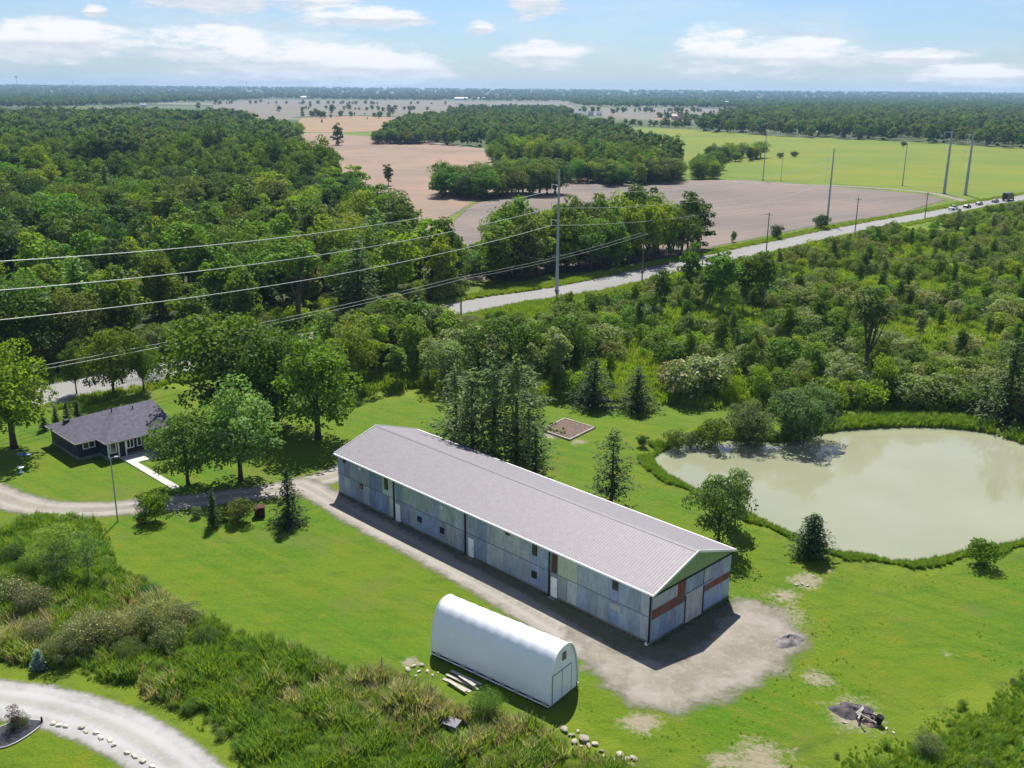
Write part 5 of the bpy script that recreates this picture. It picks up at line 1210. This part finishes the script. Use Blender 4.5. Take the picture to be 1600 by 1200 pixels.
restR = poisson(WOOD_R, 11, 60000, 9, in_view); scatter('far_wood', restR, nr.uniform(1.0, 1.5, len(restR)), C_FAR, -.6, label='far wood beyond the green field')
# tree country out to the horizon
def far_country():
    g = np.random.default_rng(12); n = 26000
    dv = g.uniform(4.2, 40, n) ** 1.0; y = CAM_H * CAM_F / dv * 1.045; x = y * g.uniform(-.56, .56, n)
    P = np.c_[x, y]
    f = np.sin(x / 310 + 1.2 * np.sin(y / 700)) + np.sin(y / 420 + 1.7 * np.sin(x / 520 + 2)) + .8 * np.sin((x + y) / 190)
    keep = (f > -.35 - np.clip((y - 2200) / 2500, 0, 1.6)) & (y < 12500) & (y > 1500)
    for nm in ('grey_field', 'pale_field', 'pale_meadow', 'orange_field', 'sand_field', 'wheat_field', 'green_field', 'tan_field'):
        o = bpy.data.objects[nm]; V = np.array([v.co[:2] for v in o.data.vertices]); keep &= ~((x > V[:, 0].min() - 5) & (x < V[:, 0].max() + 5) & (y > V[:, 1].min() - 10) & (y < V[:, 1].max() + 40) & (g.random(n) < .996))
    for o in S.objects:
        if o.name.startswith('farm_building'): keep &= ~((abs(x - o.location.x) < 40) & (y < o.location.y + 60) & (y > o.location.y - 260))
    P = P[keep]; k = 1 + np.clip((P[:, 1] - 1800) / 3000, 0, 2.2)
    scatter('distant_trees', P, k * g.uniform(.75, 1.15, len(P)), C_FAR, -.5, zscale=g.uniform(.8, 1.2, len(P)) * (1 + (k - 1) * .25), label='tree country out to the horizon')
far_country()
def hedgerow():
    rows = [((340, 163), (700, 164), 34), ((470, 171.5), (690, 174), 26), ((480, 184), (640, 185), 16), ((880, 176), (1130, 176), 40), ((1040, 187), (1190, 190), 34), ((930, 196), (1090, 200), 30), ((1100, 166), (1500, 160), 60), ((1000, 160), (1240, 161), 40)]
    P = []
    for a, b, n in rows:
        a, b = G(*a), G(*b); t = nr.random(n) ** 1.0; t = np.where(nr.random(n) < .6, np.round(t * 6) / 6 + nr.normal(size=n) * .02, t); P.append(a + (b - a) * t[:, None] + nr.normal(size=(n, 2)) * 9)
    P = np.concatenate(P); scatter('far_hedgerows', P, nr.uniform(.5, 1.15, len(P)), C_FAR, -.4, label='ragged hedgerows across the far pale fields')
hedgerow()

# young growth and scrub on the near side of the road
clear2 = lambda q: d_line(ROADC, q) > 7.5
Y_T = [('grey-green', (.080, .112, .030)), ('fresh green', (.085, .135, .014)), ('mid-green', GREEN), ('deep green', MID), ('pale silvery', (.11, .135, .055))]
wood(PINEST, 4.3, 9000, 31, 190, ('young', 'poplar', 'poplar', 'airy'), (6.5, 13.0), zone_thicket, 'young trees of the thicket behind the lawn', 'young_tree', cap=lambda q: height_at(q, 484) if q[0] > -.07 * q[1] else height_at(q, 450), extra=lambda q: d_line(ROADC, q) > np.where(q[:, 0] > -22, 18, 9), tones=Y_T, wide=(1.0, 1.35))
wood(SCRUB, 8.5, 6000, 33, 150, ('young', 'poplar', 'poplar', 'poplar'), (3.8, 8.6), lambda q: 'scrub sapling ' + zone_scrub(q), 'saplings in the scrub between road and pond', 'sapling', extra=lambda q: (d_line(ROADC, q) > 22) & (sd_poly(POND, q) < -7), tones=Y_T, wide=(.6, 1.05))
hedge = GP([(1290, 640), (1460, 640), (1640, 652), (1640, 600), (1450, 585), (1290, 600)])
wood(hedge, 3.6, 2500, 35, 70, ('shrub', 'young'), (3.0, 5.4), 'bush of the thick hedge behind the pond', 'bushes of the hedge behind the pond', 'hedge_shrub', tones=Y_T, cat=SH, wide=(1.1, 1.5))
scr_noise = lambda q: (np.sin(q[:, 0] * .13 + 2 * np.sin(q[:, 1] * .05)) + np.sin(q[:, 1] * .11 + q[:, 0] * .04)) > -.62
restS = wood(SCRUB, 3.3, 30000, 37, 290, ('shrub', 'shrub', 'young'), (2.0, 5.4), lambda q: 'scrub shrub ' + zone_scrub(q), 'shrubs of the scrub between road and pond', 'scrub_shrub', extra=lambda q: (d_line(ROADC, q) > 16) & (sd_poly(POND, q) < -6) & scr_noise(q), tones=Y_T, cat=SH, wide=(.95, 1.4))
scatter('scrub', restS, nr.uniform(.75, 1.75, len(restS)), C_SHRUB, -.1, label='rest of the scrub up to the road')

# ================================================================== TALL GRASS AND WEEDS
GA, GB_, GC = (.105, .155, .012), (.085, .140, .010), (.064, .115, .010); TAN, TAN2 = (.21, .195, .10), (.165, .175, .06)
tm = [tuft_mesh('grass_tuft', 200 + i, 40, .95, .36, .07, .5) for i in range(4)]
C_GREEN = proto('green_tufts', [(tm[0], GA), (tm[1], GB_), (tm[2], GC), (tm[3], (.06, .12, .015))])
C_DRY = proto('dry_tufts', [(tm[0].copy(), TAN), (tm[1].copy(), TAN2), (tm[2].copy(), (.085, .11, .025)), (tm[3].copy(), (.17, .145, .085))])
bt = [tuft_mesh('weed_clump', 220 + i, 60, 1.0, .9, .12, .4) for i in range(3)]
C_WEED = proto('weed_clumps', [(bt[0], GA), (bt[1], GB_), (bt[2], (.12, .165, .016))])
BANK = GP([(-140, 850), (0, 828), (60, 800), (160, 815), (188, 882), (250, 920), (330, 966), (470, 1018), (540, 1039), (640, 1056), (700, 1096), (860, 1132), (905, 1168), (1000, 1200), (1030, 1300), (400, 1320), (378, 1205), (300, 1134), (210, 1087), (110, 1054), (0, 1042), (-140, 1036)])
def rand_in(poly, n, seed, cond=None):
    g = np.random.default_rng(seed); P = np.asarray(poly); Q = g.uniform(P.min(0), P.max(0), (n, 2)); Q = Q[sd_poly(P, Q) > 0]; Q = Q[in_view(Q, .08)]
    return Q if cond is None else Q[cond(Q)]
shel = thing_box = None
def off_shelter(q):
    c = np.array([3.0224, 65.0268]); d = np.array([math.cos(2.48138363), math.sin(2.48138363)]); n_ = np.array([math.sin(2.48138363), -math.cos(2.48138363)])
    a = (q - c) @ d; b = (q - c) @ n_; return ~((a > -.4) & (a < 12.6) & (b > -.45) & (b < 4.4))
def dryness(q):
    k = np.zeros(len(q))
    for u, v, r in ((800, 1130, 4.5), (620, 1090, 4), (700, 1110, 4), (840, 1110, 3), (560, 1070, 3), (240, 960, 4.5), (170, 990, 4), (220, 1090, 2.2), (950, 1175, 2.0), (450, 1100, 1.6), (30, 1000, 4)):
        p = G(u, v); k = np.maximum(k, np.exp(-((q - p) ** 2).sum(1) / r ** 2))
    return k
Q = rand_in(BANK, 22000, 51, lambda q: off_shelter(q) & (np.hypot(*(q - G(712, 1146)).T) > 1.5) & (sd_poly(BANK, q) > 1.5 * np.clip(np.sin(q[:, 0] * .8 + 1.5 * np.sin(q[:, 1] * .6)), 0, 1)) & (d_line(FRONT, q) > 2.6))
dk = dryness(Q); dry = nr.random(len(Q)) < dk * .8
edge_k = np.clip(sd_poly(BANK, Q) / 1.2, .25, 1)
big = .75 + .5 * (np.sin(Q[:, 0] * .9 + np.sin(Q[:, 1] * .7) * 2) * .5 + .5)
sz = nr.uniform(.6, 1.25, len(Q)) * edge_k * big
scatter('bank_grass', Q[~dry], sz[~dry], C_GREEN, label='rank green grass and weeds on the front bank')
scatter('dry_grass', Q[dry], sz[dry] * 1.1, C_DRY, label='dry tan grass and seed heads on the front bank')
C_LEAFY = proto('leafy_weeds', [(KIT['bush'][0][0], (.075, .125, .012)), (KIT['bush'][1][0], (.05, .095, .012)), (KIT['bush'][2][0], (.10, .135, .02)), (KIT['bush'][0][0], (.055, .08, .025))])
Q2 = rand_in(BANK, 1500, 52, lambda q: off_shelter(q) & (d_line(FRONT, q) > 3.0) & (sd_poly(BANK, q) > .6) & (dryness(q) < .6) & (np.hypot(*(q - G(712, 1146)).T) > 1.8))
scatter('leafy_weeds', Q2, nr.uniform(.14, .42, len(Q2)), C_LEAFY, label='broad-leaved weeds standing in the bank grass')
CORNER = GP([(1395, 1150), (1480, 1105), (1620, 1030), (1720, 1010), (1720, 1320), (1180, 1320), (1225, 1192), (1320, 1172)])
Q = rand_in(CORNER, 9000, 53, lambda q: sd_poly(CORNER, q) > 2.2 * np.clip(np.sin(q[:, 0] * .7 + 1.5 * np.sin(q[:, 1] * .5)), 0, 1)); scatter('corner_weeds', Q, nr.uniform(.35, .8, len(Q)) * np.clip(sd_poly(CORNER, Q) / 3, .25, 1), C_GREEN, label='lush weeds at the lawn corner')
Q2 = rand_in(CORNER, 420, 54, lambda q: sd_poly(CORNER, q) > .5); scatter('corner_leafy_weeds', Q2, nr.uniform(.12, .34, len(Q2)), C_LEAFY, label='broad-leaved weeds at the lawn corner')
LW = rand_in(LAWNS[2], 7000, 72, lambda q: q[:, 1] < 100)
BARN = np.array([(-20.2, 106.9), (12.0, 74.4), (20.4, 82.7), (-11.8, 115.2)])
lk = (sd_poly(POND, LW) < -1.5) & (sd_poly(YARD, LW) < .5) & (d_line(DRIVE_A, LW) > 2) & (d_line(DRIVE_B, LW) > 2) & (sd_poly(APRON, LW) < .5) & (sd_poly(BARN, LW) < 0) & off_shelter(LW) & (np.sin(LW[:, 0] * .35 + 2 * np.sin(LW[:, 1] * .23)) + np.sin(LW[:, 1] * .5 + LW[:, 0] * .2) > .1)
scatter('lawn_tufts', LW[lk], nr.uniform(.05, .13, lk.sum()), C_WEED, label='small unmown tufts in the lawn around the burnt patch')
bx = bbox(POND, 4); g_ = np.random.default_rng(55); Q = g_.uniform((bx[0], bx[2]), (bx[1], bx[3]), (90000, 2)); sdq = sd_poly(POND, Q)
path = (np.hypot(*(Q - G(1285, 875)).T) < 2.2) | (np.sin(Q[:, 0] * .55 + 1.3 * np.sin(Q[:, 1] * .45)) + np.sin(Q[:, 1] * .35 - Q[:, 0] * .2) > 1.15)
far_side = (Q[:, 1] > 121) & (Q[:, 0] > 38)
k = (sdq < .15) & (np.where(far_side, sdq > -3.0, sdq > -1.6 - .6 * np.sin(Q[:, 0] * .8 + np.sin(Q[:, 1] * .6)))) & ~path & in_view(Q, .08); Q = Q[k]; fs = far_side[k]
k = np.where(fs, nr.random(len(Q)) < .5, nr.random(len(Q)) < .8); Q, fs = Q[k], fs[k]
scatter('pond_reeds', Q, nr.uniform(.35, 1.0, len(Q)) * np.where(fs, 1.2, .7), C_GREEN, label='rank grass and reeds ringing the pond')
Q = np.concatenate([rand_in(SCRUB, 60000, 57, lambda q: clear2(q) & (sd_poly(POND, q) < -3) & (q[:, 1] < 330)), rand_in(PINEST, 3000, 58, clear2)])
Q = Q[nr.random(len(Q)) < np.clip(190 / Q[:, 1], .3, 1)]
scatter('meadow_weeds', Q, nr.uniform(.6, 1.4, len(Q)), C_WEED, label='tall meadow weeds between the shrubs')
t = np.linspace(0, 1, 9000); i = (t * (len(ROADC) - 1)).astype(int); i = np.clip(i, 0, len(ROADC) - 2); fr = nr.random(len(t))[:, None]
tan = ROADC[i + 1] - ROADC[i]; ln = np.linalg.norm(tan, axis=1)[:, None]; side = np.where(nr.random(len(t)) < .5, -1, 1)[:, None]
Q = ROADC[i] * (1 - fr) + ROADC[i + 1] * fr + np.c_[-tan[:, 1], tan[:, 0]] / ln * side * nr.uniform(5.6, 9, len(t))[:, None]
Q = Q[in_view(Q) & (Q[:, 1] < 480)]; scatter('verge_grass', Q, nr.uniform(.5, .9, len(Q)), C_WEED, label='long grass on the road verges')

# ================================================================== AIR
def haze():
    m, nt, out = new_mat('haze_air'); v = nd(nt, 'ShaderNodeVolumePrincipled', {'Color': (.42, .66, 1.0), 'Density': HAZE, 'Anisotropy': .1})
    nt.links.new(v.outputs[0], out.inputs['Volume'])
    o = MB().box(-12200, 12200, -980, 13200, -3, 125).build('haze', m); tag(o, kind='stuff')
HAZE = 6.5e-5
haze()
